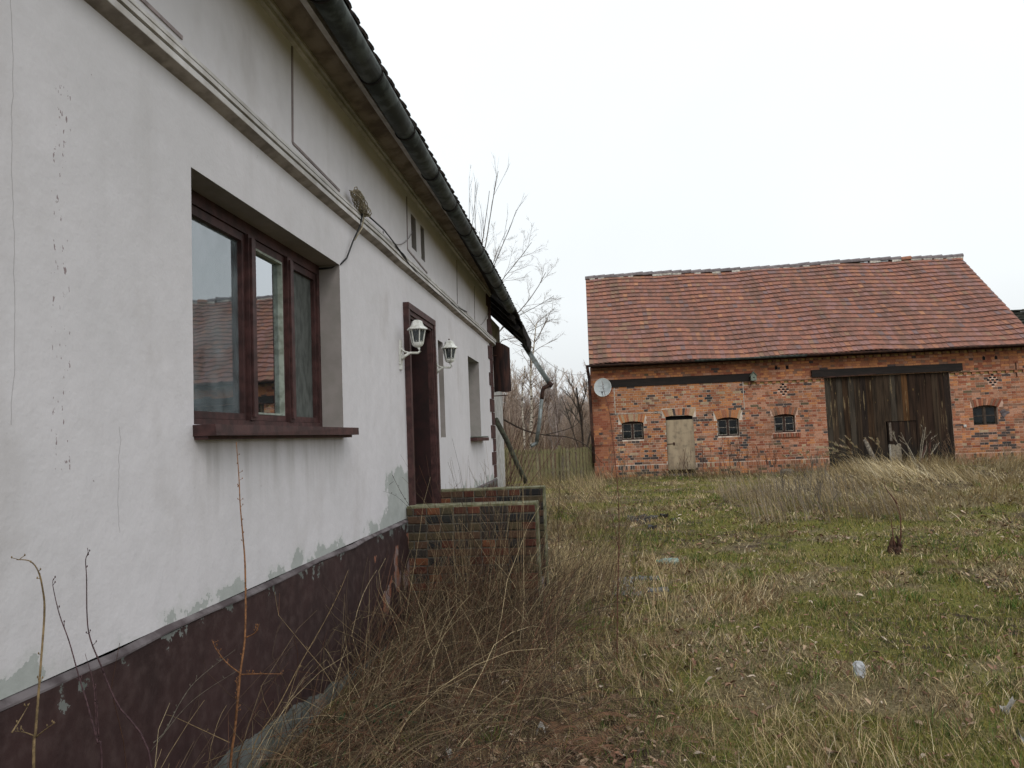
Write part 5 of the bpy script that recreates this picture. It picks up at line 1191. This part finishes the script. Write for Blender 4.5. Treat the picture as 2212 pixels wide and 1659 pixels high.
stalk('bramble_cane', [[z4(700, 1659, 2.9), z4(830, 1480, 2.95), z4(910, 1330, 3.0), z4(1000, 1210, 3.05), z4(1190, 1060, 3.1)], [z4(760, 1580, 2.9), z4(960, 1330, 2.95), z4(1210, 1160, 3.0)]], .0030, SM['grey'], 'pale arching bramble cane crossing the maroon plinth from lower left', 'bramble cane', 8)
stalk('bramble_cane', [[z4(1280, 1560, 3.6), z4(1400, 1360, 3.7), z4(1520, 1130, 3.9), z4(1640, 920, 4.1), z4(1720, 760, 4.2), z4(1760, 660, 4.25)], [z4(1400, 1560, 3.6), z4(1500, 1180, 3.8), z4(1600, 1000, 4.0)]], .0034, SM['tan'], 'straight tan cane leaning right across the plinth near the steps', 'bramble cane', 8)
stalk('bramble_cane', [[z4(1530, 1659, 3.5), z4(1290, 1560, 3.4), z4(1010, 1640, 3.3)], [z4(1160, 1530, 3.0), z4(1010, 1460, 3.0), z4(880, 1400, 3.0), z4(840, 1390, 3.0)]], .0030, SM['tan'], 'low pale cane bent along the foot of the plinth', 'bramble cane', 3)
stalk('bramble_cane', [[at(1010, 1300, 6.7), at(960, 1200, 6.6), at(905, 1120, 6.5), at(870, 1070, 6.6), at(835, 1000, 6.7), at(815, 955, 6.75), at(812, 935, 6.75)], [at(905, 1120, 6.5), at(850, 1068, 6.4), at(790, 1060, 6.3)], [at(850, 1040, 6.6), at(800, 1080, 6.4), at(780, 1105, 6.4)]], .0028, SM['dark'], 'thin dark cane with clinging dead leaves against the wall left of the door', 'bramble cane', 34)
stalk('bramble_cane', [[z4(1590, 580, 4.9), z4(1500, 560, 4.8), z4(1400, 565, 4.75), z4(1310, 600, 4.7), z4(1280, 645, 4.7)], [z4(1610, 570, 4.9), z4(1500, 510, 4.8), z4(1400, 487, 4.75), z4(1355, 500, 4.7)], [z4(1410, 660, 4.6), z4(1425, 560, 4.65), z4(1425, 440, 4.7)]], .0022, SM['dark'], 'fine dark arching twigs hanging over the top of the plinth', 'bramble cane', 14)
stalk('sapling', [[at(1333, 1430, 5.55), at(1334, 1300, 5.55), at(1337, 1180, 5.55), at(1336, 1080, 5.56), at(1328, 990, 5.58), at(1318, 900, 5.6), at(1306, 850, 5.6), at(1300, 822, 5.6)], [at(1336, 1185, 5.55), at(1325, 1130, 5.56), at(1305, 1080, 5.58), at(1280, 1052, 5.6)]], .0052, SM['red'], 'tall thin reddish sapling standing alone in the grass before the satellite dish', 'sapling', 10)
stalk('sapling', [[at(1205, 1120, 9.5), at(1212, 1000, 9.5), at(1205, 930, 9.5), at(1198, 850, 9.5)]], .004, SM['dark'], 'thin leafless shoot standing against the fence beyond the steps', 'sapling', 5)
stalk('weed_stem', [[at(1745, 1405, 6.9), at(1742, 1385, 6.9), at(1736, 1345, 6.9), at(1733, 1340, 6.9)]], .003, SM['dark'], 'short dark bare stem in the middle of the grass', 'weed', 3)
# stump with reddish shoots
sx, sy = 3.70, 10.3; sz = gz(sx, sy); st = empty('tree_stump', (sx, sy, sz), label='small rotten stump with two reddish shoots in the grass', cat='stump')
mb = MB()
for k in range(11):
    a = k*.57; r = .04+.05*random.random(); hgt = .06+.16*random.random(); mb.tube([(sx+r*math.cos(a), sy+r*math.sin(a), sz-.03), (sx+r*.9*math.cos(a)+.01, sy+r*.9*math.sin(a), sz+hgt*.6), (sx+r*.7*math.cos(a+.3), sy+r*.7*math.sin(a+.3), sz+hgt)], [.03, .026, .008], 6)
mb.build('trunk', simple('rotten_wood', (.085, .042, .026), .95, 30, .7, (.035, .018, .013), .8, .01), st)
for m in ([at(1942, 1195, 10.3), at(1946, 1150, 10.3), at(1944, 1110, 10.3), at(1935, 1085, 10.3), at(1938, 1075, 10.3)], [at(1936, 1200, 10.3), at(1928, 1150, 10.3), at(1925, 1120, 10.3)], [at(1938, 1088, 10.3), at(1925, 1070, 10.3), at(1912, 1052, 10.3), at(1911, 1040, 10.3)]):
    c = curve_pts(m, 14); mb = MB(); mb.tube(c, [.011*(1-.06*k) for k in range(14)], 6); mb.build('shoot', SM['red'], st, smooth=True)
# ------------------------------------------------------------------ rubbish on the grass
def crumple(name, c, prof, ax_, flat, mat, parts_, seed, n=12, jit=.1):
    rg = random.Random(seed); mb = MB(); d = Vector(ax_).normalized(); u = d.cross(Vector((0, 0, 1))).normalized(); v = u.cross(d); K = len(prof)
    for i, (r, h_) in enumerate(prof):
        for j in range(n):
            a = 2*math.pi*j/n; rr = r*(1+rg.uniform(-jit, jit)); mb.v.append(tuple(Vector(c)+d*(h_+rg.uniform(-.003, .003))+u*rr*math.cos(a)+v*rr*flat*math.sin(a)))
    for i in range(K-1):
        for j in range(n): a = i*n+j; b = i*n+(j+1) % n; mb.f.append((a, b, b+n, a+n)); mb.m.append(0)
    mb.f.append(tuple(reversed(range(n)))); mb.m.append(0); mb.f.append(tuple((K-1)*n+j for j in range(n))); mb.m.append(0)
    return mb.build(name, mat, parts_)
def plast(name, c, alpha, rough=.15):
    m = bpy.data.materials.new(name); m.use_nodes = True; b = m.node_tree.nodes['Principled BSDF']; b.inputs['Base Color'].default_value = (*c, 1); b.inputs['Roughness'].default_value = rough; b.inputs['Alpha'].default_value = alpha; b.inputs['Specular IOR Level'].default_value = .7; return m
bx, by_ = .80, 9.75; t = empty('plastic_bottle', (bx, by_, gz(bx, by_)), label='crushed pale green plastic bottle with green cap lying in the grass', cat='bottle')
PG = plast('pale_green_plastic', (.26, .38, .34), .55)
crumple('bottle_body', (bx-.13, by_, gz(bx, by_)+.06), [(.012, .02), (.022, .04), (.042, .07), (.052, .10), (.048, .14), (.053, .18), (.050, .23), (.053, .26), (.04, .275)], (1, .15, -.03), .75, PG, t, 4)
crumple('cap', (bx-.13, by_, gz(bx, by_)+.06), [(.018, -.005), (.019, .0), (.019, .02), (.014, .022)], (1, .15, -.03), 1, plast('green_plastic_cap', (.02, .20, .13), 1, .4), t, 5, jit=.01)
bx, by_ = 1.60, 5.22; t = empty('crushed_bottle', (bx, by_, gz(bx, by_)), label='crushed clear white plastic bottle standing half sunk in the grass at right', cat='bottle')
crumple('bottle_body', (bx+.01, by_+.03, gz(bx, by_)-.065), [(.03, 0), (.038, .02), (.037, .05), (.040, .075), (.034, .10), (.039, .12), (.035, .135), (.024, .15), (.012, .158)], (.05, .25, 1), 1, plast('milky_plastic', (.50, .52, .56), .6, .1), t, 8, jit=.16)
for (px, py, s_, lab) in ((2178, 1535, .035, 'crumpled pale plastic scrap in the leaves at the right edge'), (2207, 1594, .02, 'small bluish white plastic piece at the lower right edge'), (983, 1627, .04, 'torn whitish scrap among the ferns at the bottom of the picture'), (1168, 1576, .025, 'small white paper scrap beside the green grass near the bottom')):
    d = CR @ Vector(((px-1106)/1661.0, -(py-829.5)/1661.0, -1.0)); tt = (.19-EYE)/d[2]; c = Vector((d[0]*tt, d[1]*tt, gz(d[0]*tt, d[1]*tt)+.03)); rg = random.Random(px); mb = MB(); n = 5
    G_ = [[c+Vector(((i-2)*s_*.5, (j-2)*s_*.4, rg.uniform(-.02, .03)+.03*math.sin(i+px))) for j in range(n)] for i in range(n)]
    for i in range(n-1):
        for j in range(n-1): mb.quad(G_[i][j], G_[i+1][j], G_[i+1][j+1], G_[i][j+1])
    mb.build('plastic_scrap', simple('scrap', (.38, .36, .33) if px != 2205 else (.55, .62, .72), .5, 30, .4), smooth=True, label=lab, cat='litter')
# ------------------------------------------------------------------ paving stones by the steps, stones, posts
pm = simple('blue_grey_paving', (.095, .10, .105), .6, 12, .6, (.06, .062, .06), .4, .005, .5); t = empty('paving', (.25, 8.6, .15), label='few wet blue grey paving stones showing through the grass beyond the brambles', cat='paving', kind=None)
for i in range(5):
    for j in range(5):
        x, y = .06+i*.115+(j % 2)*.05, 8.0+j*.19
        if fbm([x], [y], .5, 91)[0] < .40: continue
        z = gz(x, y); mb = MB(); mb.box(x, x+.102, y, y+.175, z-.04, z+.016+random.uniform(-.008, .006), 0, .006); mb.build('paving_stone', pm, t)
rub = empty('rubble_heap', (.7, 14.3, gz(.7, 14.3)), label='low heap of dark rubble stones in the grass behind the steps', cat='rubble'); rbm = simple('dark_rubble', (.055, .052, .05), .9, 20, .6)
for k in range(26):
    mb = MB()
    a = random.uniform(0, 6.28); r = abs(random.gauss(0, .24)); x, y = .70+r*math.cos(a), 14.3+r*1.3*math.sin(a); s_ = random.uniform(.03, .08); mb.box(x-s_, x+s_, y-s_, y+s_, gz(x, y)-.02, gz(x, y)+s_*.7, 0, s_*.35); mb.build('stone', rbm, rub)
mb = MB(); c = at(1700, 1008, 22.5); mb.lathe((c.x, c.y, gz(c.x, c.y)), [(.16, -.05), (.2, .08), (.19, .16), (.13, .21), (.10, .215)], 12); mb.build('stone_trough', simple('brown_field_stone', (.14, .115, .09), .95, 12, .6), smooth=False, label='squat round grey stone half hidden in grass left of the gate', cat='stone')
c = at(1939, 1014, 23.6); pz = gz(c.x, c.y); pt = empty('concrete_post', (c.x, c.y, pz), label='broken concrete post with a notched top before the wicket door', cat='post')
w_ = .145; mb = MB(); mb.prism([(c.x-w_, c.y, pz-.1), (c.x+w_, c.y, pz-.1), (c.x+w_, c.y, 1.14), (c.x+w_*.75, c.y, 1.165), (c.x+.02, c.y, 1.09), (c.x-w_*.3, c.y, 1.14), (c.x-w_, c.y, 1.15)], (0, .12, 0)); mb.build('post', simple('bleached_concrete', (.235, .20, .15), .95, 18, .6, (.13, .11, .085), .6), pt)
mb = MB(); mb.box(c.x-w_-.012, c.x-w_-.001, c.y, c.y+.12, pz, 1.14); mb.build('edge_strip', M['lime'], pt)
a, b = at(1896, 1010, 22.8), at(1868, 950, 23.2); mb = MB(); mb.tube([a, a.lerp(b, .5), b], [.075, .065, .05], 7); mb.build('wooden_post', simple('grey_rotten_post', (.20, .17, .13), .95, 18, .7, (.09, .075, .06), .6), smooth=True, label='leaning grey rotten post amid the plumed grass before the gate', cat='post')
a, b = at(2006, 1034, 21.2), at(2009, 948, 21.2); mb = MB(); mb.tube([a, b], .028, 8); mb.build('iron_pole', M['rust'], label='upright rusty iron pole in the dry grass before the gate', cat='pole')
a, b = at(1974, 1043, 21.0), at(2001, 962, 21.6); mb = MB(); mb.tube([a, a.lerp(b, .4), b], .03, 8); mb.build('iron_pole', M['rust'], label='rusty iron pole leaning right beside the upright one', cat='pole')

# ------------------------------------------------------------------ bare shrubs and trees
def grow(start, d, L, r, lv, maxlv, out, rg, K=6, wob=.16, up=.08, nb=(3, 5), ang=(.4, .9), ratio=.62, t0=.25):
    pts = [Vector(start)]; d = Vector(d).normalized()
    for i in range(1, K):
        d = (d+Vector((rg.gauss(0, wob), rg.gauss(0, wob), rg.gauss(0, wob)+up))).normalized(); pts.append(pts[-1]+d*L/(K-1))
    out.append((lv, pts, r, r*(.5 if lv == 0 else .35)))
    if lv >= maxlv: return
    for _ in range(rg.randint(*nb)):
        t = rg.uniform(t0, .98); k = min(int(t*(K-1)), K-2); f = t*(K-1)-k; p = pts[k].lerp(pts[k+1], f); dd = (pts[k+1]-pts[k]).normalized()
        ax_ = dd.orthogonal().normalized(); ax_.rotate(Matrix.Rotation(rg.uniform(0, 6.28), 3, dd)); nd = dd.copy(); nd.rotate(Matrix.Rotation(rg.uniform(*ang), 3, ax_))
        grow(p, nd, L*ratio*rg.uniform(.7, 1.15)*(1-.35*t), max(r*.55*(1-.4*t), .0035), lv+1, maxlv, out, rg, K, wob, up, nb, ang, ratio, t0)
def pack(br, col, sides=3, rmul=1):
    P = np.array([[tuple(p) for p in b[1]] for b in br]); return tubes_np(P, np.array([b[2] for b in br])*rmul, np.array([b[3] for b in br])*rmul, np.repeat(np.array([col]), len(br), 0)*RNG.uniform(.75, 1.25, (len(br), 1)), sides)
def tree(name, base, limbs, col, tcol, label, cat, rg, split=1, twigr=1, group=None, names=('trunk', 'crown')):
    """limbs: list of (start, dir, length, radius, maxlevel, kwargs)"""
    out = []
    for i, (s_, d, L, r, ml, kw) in enumerate(limbs):
        grow(s_, d, L, r, 0, ml, out, rg, **kw); q = Vector(s_); hd = math.hypot(q.x-base[0], q.y-base[1])
        if i and q.z-base[2] > 1.5:                 # the limb leaves the trunk lower down
            a = Vector((base[0], base[1], max(base[2]+1, q.z-1.3*hd-.35))); dd = Vector(d).normalized()*(.35*(q-a).length)
            out.append((0, [a.lerp(q, k/5)*(1-(k/5)*(1-k/5))+(k/5)*(1-k/5)*(q-dd) for k in range(6)], r*1.7, r))
    t = empty(name, tuple(base), label=label, cat=cat, group=group)
    a = [b for b in out if b[0] < split]; c = [b for b in out if b[0] >= split]
    V, F, C = pack(a, tcol, 6); link(names[0], npmesh(names[0], V, F, None, M['bark'], C, True), t)
    if c: V, F, C = pack(c, col, 3, twigr); tag(link(names[1], npmesh(names[1], V, F, None, M['bark'], C), t), kind='stuff' if names[1] == 'twigs' else None)
    return t, out
TW = (.27, .23, .20); TG = (.16, .14, .12); RB = (.11, .065, .045); BK = (.095, .08, .068)
rg = random.Random(21)
# big spreading tree far behind the house
b0 = at(1045, 700, 34); b0.z = .3; tp = at(1045, 690, 34)
kw = dict(wob=.10, up=.03, nb=(5, 8), ang=(.35, .9), ratio=.50, t0=.18)
tree('bare_tree', b0, [(b0, (.02, 0, 1), tp.z+1.5, .26, 0, dict(wob=.03)), (at(1075, 720, 34), (1.0, .1, .80), 3.6, .026, 3, kw), (at(1060, 650, 34), (.85, -.2, 1.2), 3.2, .022, 3, kw), (at(1050, 610, 34), (.5, .2, 1.4), 2.7, .018, 3, kw), (at(1085, 735, 34), (1.0, .2, .22), 2.5, .018, 3, kw), (at(1090, 700, 34), (1, -.3, .5), 2.6, .017, 3, kw), (at(1040, 640, 34), (-.3, .2, 1.2), 3, .025, 2, kw)],
     TW, BK, 'bare grey brown tree with spreading twigs showing past the end of the house roof', 'bare tree', rg, 1, .95)
b1 = at(1036, 600, 24); b1.z = .3; kw2 = dict(wob=.035, up=.03, nb=(2, 5), ang=(.12, .38), ratio=.5, t0=.15)
tree('bare_tree', b1, [(b1, (.0, 0, 1), 4.6, .16, 0, dict(wob=.02)), (at(1043, 560, 24), (.28, 0, 1.25), 3.0, .020, 2, kw2), (at(1035, 560, 24), (.26, .1, 1.05), 2.3, .018, 2, kw2), (at(1060, 590, 24), (.55, 0, 1.1), 2.2, .016, 2, kw2), (at(1028, 520, 24), (-.02, 0, 1), 1.9, .011, 2, kw2), (at(1014, 480, 24), (-.08, .1, 1), 1.5, .009, 2, kw2), (at(1018, 500, 24), (.15, .1, 1), 1.7, .010, 2, kw2)],
     (.15, .135, .14), BK, 'bare tree whose straight upright shoots stand above the house gutter', 'bare tree', rg, 1, 1.0)
# birch
b2 = at(1146, 1000, 31); b2.z = .3
out = []; t = empty('birch_tree', tuple(b2), label='slender birch with white bark behind the far corner of the house', cat='birch')
tr_pts = [b2, at(1147, 940, 31), at(1149, 880, 31), at(1146, 810, 31), at(1152, 760, 31), at(1158, 700, 31)]
g = G('birch_bark', .8, .3); bb = g.mix(g.ma('GREATER_THAN', g.noise(3, 5, g.scl(g.P, (3, 3, 7))), .54), (.52, .47, .39), (.08, .06, .05)); M['birch'] = g.out(bb)
mb = MB(); mb.tube(curve_pts(tr_pts, 16), [.085-.0045*k for k in range(16)], 8); mb.build('trunk', M['birch'], t, smooth=True)
tr2 = [at(1136, 1000, 30.5), at(1132, 930, 30.5), at(1128, 860, 30.5), at(1134, 790, 30.5)]; mb = MB(); mb.tube(curve_pts(tr2, 10), [.055-.004*k for k in range(10)], 7); mb.build('trunk', M['birch'], t, smooth=True)
cp = curve_pts(tr_pts, 30)
for k in range(34):
    p = cp[rg.randrange(8, 30)]; a = rg.uniform(0, 6.28); grow(p, (math.cos(a), math.sin(a)*.7, .75), rg.uniform(.7, 1.6), .014, 1, 3, out, rg, wob=.10, up=-.01, nb=(3, 5), ang=(.3, .7), ratio=.6)
V, F, C = pack(out, (.20, .15, .115), 3, 1.2); link('crown', npmesh('crown', V, F, None, M['bark'], C), t)
# tree left of the barn
b3 = at(1262, 1000, 34); b3.z = .3; kw3 = dict(wob=.07, up=.05, nb=(5, 7), ang=(.3, .7), ratio=.5, t0=.3)
tree('bare_tree', b3, [(b3, (.0, 0, 1), 3.6, .07, 3, kw3), (b3+Vector((.1, 0, .8)), (.3, 0, 1), 3.0, .05, 3, kw3), (b3+Vector((-.1, 0, .6)), (-.25, 0, 1), 2.7, .04, 3, kw3)], (.17, .15, .125), BK, 'small bare grey tree beside the left corner of the brick barn', 'bare tree', rg, 1, 1.5)
# reddish shrub at the end of the house
sb = at(1085, 1040, 17.5); sb.z = gz(sb.x, sb.y); lim = []
for k in range(44):
    a = rg.uniform(-1.0, 1.25); lim.append((sb+Vector((rg.uniform(-.35, .3), rg.uniform(-.5, .6), 0)), (math.sin(a)*.75, rg.uniform(-.3, .4), 1), rg.uniform(1.3, 3.0), rg.uniform(.007, .013), 2, dict(wob=.05, up=.03, nb=(1, 3), ang=(.2, .5), ratio=.45, t0=.35)))
tree('shrub', sb, lim, RB, RB, 'bare red brown shrub fanning out at the far end of the white house', 'shrub', rg, 1, 1, names=('stems', 'twigs'))
mb = MB(); mb.tube(curve_pts([at(1085, 905, 18), at(1135, 930, 18), at(1180, 940, 18.2), at(1230, 945, 18.4), at(1270, 965, 18.6), at(1300, 1000, 18.8)], 22), [.022-.0008*k for k in range(22)], 5)
mb.tube(curve_pts([at(1175, 940, 18.2), at(1215, 930, 18.2), at(1245, 918, 18.2), at(1258, 895, 18.2)], 10), [.012-.001*k for k in range(10)], 5)
mb.build('bare_branch', SM['dark'], smooth=True, label='long dark bough arching low over the fence from the shrub', cat='branch')
# grey dead bush before the gate, brown weeds
c0 = at(1987, 1035, 21.4); c0.z = gz(c0.x, c0.y); lim = []
for m in ((-.75, 1), (-.35, 1.2), (.05, 1.2), (.45, 1.1), (-.55, .9), (.75, 1), (.2, 1)): lim.append((c0+Vector((rg.uniform(-.04, .04), 0, 0)), (m[0], rg.uniform(-.3, .3), m[1]), rg.uniform(.85, 1.2), .014, 2, dict(wob=.05, up=.02, nb=(2, 5), ang=(.25, .6), ratio=.35, t0=.5)))
tree('dead_bush', c0, lim, (.27, .235, .18), (.24, .21, .165), 'pale grey dead bush with forked stems before the barn gate', 'bush', rg, 1, 1.3, names=('stems', 'twigs'))
c0 = at(2062, 1000, 23.0); c0.z = gz(c0.x, c0.y); lim = [(c0, (rg.uniform(-.8, .1), 0, rg.uniform(.6, 1.2)), rg.uniform(.5, 1.0), .008, 2, dict(wob=.07, nb=(3, 6), ang=(.3, .8), ratio=.35, t0=.4)) for k in range(9)]
tree('dead_weed', c0, lim, (.15, .095, .06), (.12, .08, .05), 'brown seed headed dead weed at the right foot of the gate', 'weed', rg, 1, 1.2, names=('stems', 'twigs'))
# thin dark weeds in front of the barn wall
for i, (px, Yd, n, hh, lab) in enumerate(((1505, 24.4, 12, 1.0, 'thin dark leafless weeds by the small side door'), (1590, 24.3, 12, 1.1, 'dark red brown weeds below the second small barn window'), (1650, 24.0, 10, .9, 'dark leafless weeds between the second and third barn windows'), (1330, 23.5, 14, .9, 'grey brown weeds at the left foot of the barn'), (1225, 22.0, 12, .9, 'bleached weeds before the picket fence'), (1790, 14.5, 14, .75, 'grey leafless weeds in the middle of the yard'), (1700, 15.5, 14, .8, 'brownish weeds left of the tall dry grass'), (1760, 18.0, 12, .8, 'fine grey weeds at the left edge of the tall grass'))):
    c0 = at(px, 1050, Yd); c0.z = gz(c0.x, c0.y)-.02; wc = [(.10, .055, .04), (.15, .125, .10)][i >= 3]
    lim = [(c0+Vector((rg.uniform(-.45, .45), rg.uniform(-.4, .4), 0)), (rg.uniform(-.2, .2), rg.uniform(-.2, .2), 1), hh*rg.uniform(.6, 1.1), .005, 2, dict(wob=.04, nb=(3, 6), ang=(.2, .55), ratio=.35, t0=.35)) for k in range(n)]
    tree('dead_weed', c0, lim, wc, wc, lab, 'weed', rg, 1, 1.2, names=('stems', 'twigs'))
# plumed reed grass, leaning left
def plume(mainp, rg2, big=1.0):
    out_s, out_b = [], []
    return
pl_s = MB(); c0 = at(1858, 1040, 20.6)
def reed(c0, tips, label, seedv):
    rg2 = random.Random(seedv); c0 = Vector(c0); c0.z = gz(c0.x, c0.y); t = empty('plumed_grass', tuple(c0), label=label, cat='grass')
    sm = MB(); P_, H_, W_, L_, A_, B_, C_ = [], [], [], [], [], [], []
    for tip in tips:
        f0 = c0+Vector((rg2.uniform(-.25, .25), rg2.uniform(-.25, .25), 0)); mid = f0.lerp(tip, .5)+Vector((.10, 0, .16)); c = curve_pts([f0, mid, tip], 12); sm.tube(c, [.005-.0003*k for k in range(12)], 4)
        for k in range(38):
            u = rg2.random(); i = 8+u*3; k0 = min(int(i), 10); p = c[k0].lerp(c[k0+1], i-k0); P_.append(tuple(p)); H_.append(rg2.uniform(.05, .13)*(1.15-u*.6)); W_.append(.012); L_.append(rg2.uniform(.3, .8)); A_.append(math.pi+rg2.gauss(0, .9)); B_.append(rg2.uniform(.3, 1.0)); C_.append((.38+rg2.uniform(-.06, .06), .31+rg2.uniform(-.05, .05), .20))
    sm.build('stems', SM['tan'], t); V, F4, F3, C = blades_np(np.array(P_), np.array(H_), np.array(W_), np.array(L_), np.array(A_), np.array(B_), np.array(C_), 2)
    link('plumes', npmesh('plumes', V, F4, F3, M['veg'], C), t)
reed(at(1850, 1030, 21.0), [at(px, py, 21.0+rg.uniform(-.4, .4)) for px, py in ((1780, 968), (1790, 955), (1803, 962), (1815, 950), (1826, 943), (1838, 957), (1800, 975), (1770, 985), (1812, 985), (1845, 965), (1760, 990), (1830, 980), (1785, 980), (1820, 966))], 'big clump of bleached plumed grass leaning left before the barn gate', 2)
reed(at(1895, 1030, 21.4), [at(px, py, 21.5+rg.uniform(-.2, .2)) for px, py in ((1868, 948), (1878, 946), (1897, 948), (1900, 955), (1893, 960))], 'narrow group of plumed grass stems right of the leaning grey post', 3)
reed(at(1720, 1030, 21.0), [at(px, py, 21.0+rg.uniform(-.4, .4)) for px, py in ((1690, 985), (1705, 978), (1722, 980), (1735, 970), (1750, 975), (1745, 990))], 'small clump of plumed grass farther left before the barn wall', 4)
# the wood beyond the fence
tmpl = []
for q in range(4):
    out = []; grow((0, 0, 0), (0, 0, 1), 4.3, .07, 0, 3, out, random.Random(100+q), wob=.06, up=.06, nb=(9, 12), ang=(.3, .8), ratio=.42, t0=.12)
    tmpl.append(pack(out, (1, 1, 1), 3, 1.0))
print('tmpl', [len(t_[0]) for t_ in tmpl])
parts = []
for i in range(150):
    Yd = RNG.uniform(38, 75) if i < 130 else RNG.uniform(30, 38); x = RNG.uniform(-.16*Yd-2, .05*Yd+2) if i < 135 else RNG.uniform(-.4*Yd, .2*Yd); V, F, C = tmpl[i % 4]; a = RNG.uniform(0, 6.28); s_ = RNG.uniform(.75, 1.15)*(.78+Yd/220)*(.78 if Yd < 38 else 1); ca, sa = math.cos(a)*s_, math.sin(a)*s_
    W = np.empty_like(V); r2 = V*1; W[:, 0] = x+r2[:, 0]*ca-r2[:, 1]*sa; W[:, 1] = Yd+r2[:, 0]*sa+r2[:, 1]*ca; W[:, 2] = .25+r2[:, 2]*s_
    cc = np.array([(.40, .31, .25), (.43, .35, .29), (.37, .31, .28), (.42, .31, .24)][RNG.integers(0, 4)]); parts.append((W, F, None, np.clip(C*cc, 0, 1)))
def brush(n, y0, y1, h0, h1, r, pal):
    Yd = RNG.uniform(y0, y1, n); x = RNG.uniform(-.22*Yd-1, .02*Yd+1.5); P = np.zeros((n, 4, 3)); hh = RNG.uniform(h0, h1, n); lx, ly = RNG.normal(0, .28, n), RNG.normal(0, .2, n); k = ~((x > -.4) & (Yd < 36))
    for i in range(4): t = i/3; P[:, i] = np.stack([x+lx*hh*t*(.6+.5*t), Yd+ly*hh*t, .2+hh*t], 1)
    P = P[k]; n = len(P); V, F4, C = tubes_np(P, np.full(n, r), np.full(n, r*.4), cols(n, pal, [1]*len(pal), .2)); parts.append((V, F4, None, C))
brush(30000, 42, 80, 1.2, 3.9, .014, [(.38, .30, .24), (.42, .33, .27), (.33, .26, .215)])
brush(3500, 27, 42, .6, 2.1, .007, [(.26, .19, .13), (.22, .14, .10), (.32, .25, .17)])
join(parts, 'winter_wood', M['bark'], kind='stuff', label='leafless brown wood beyond the picket fence', cat='wood')
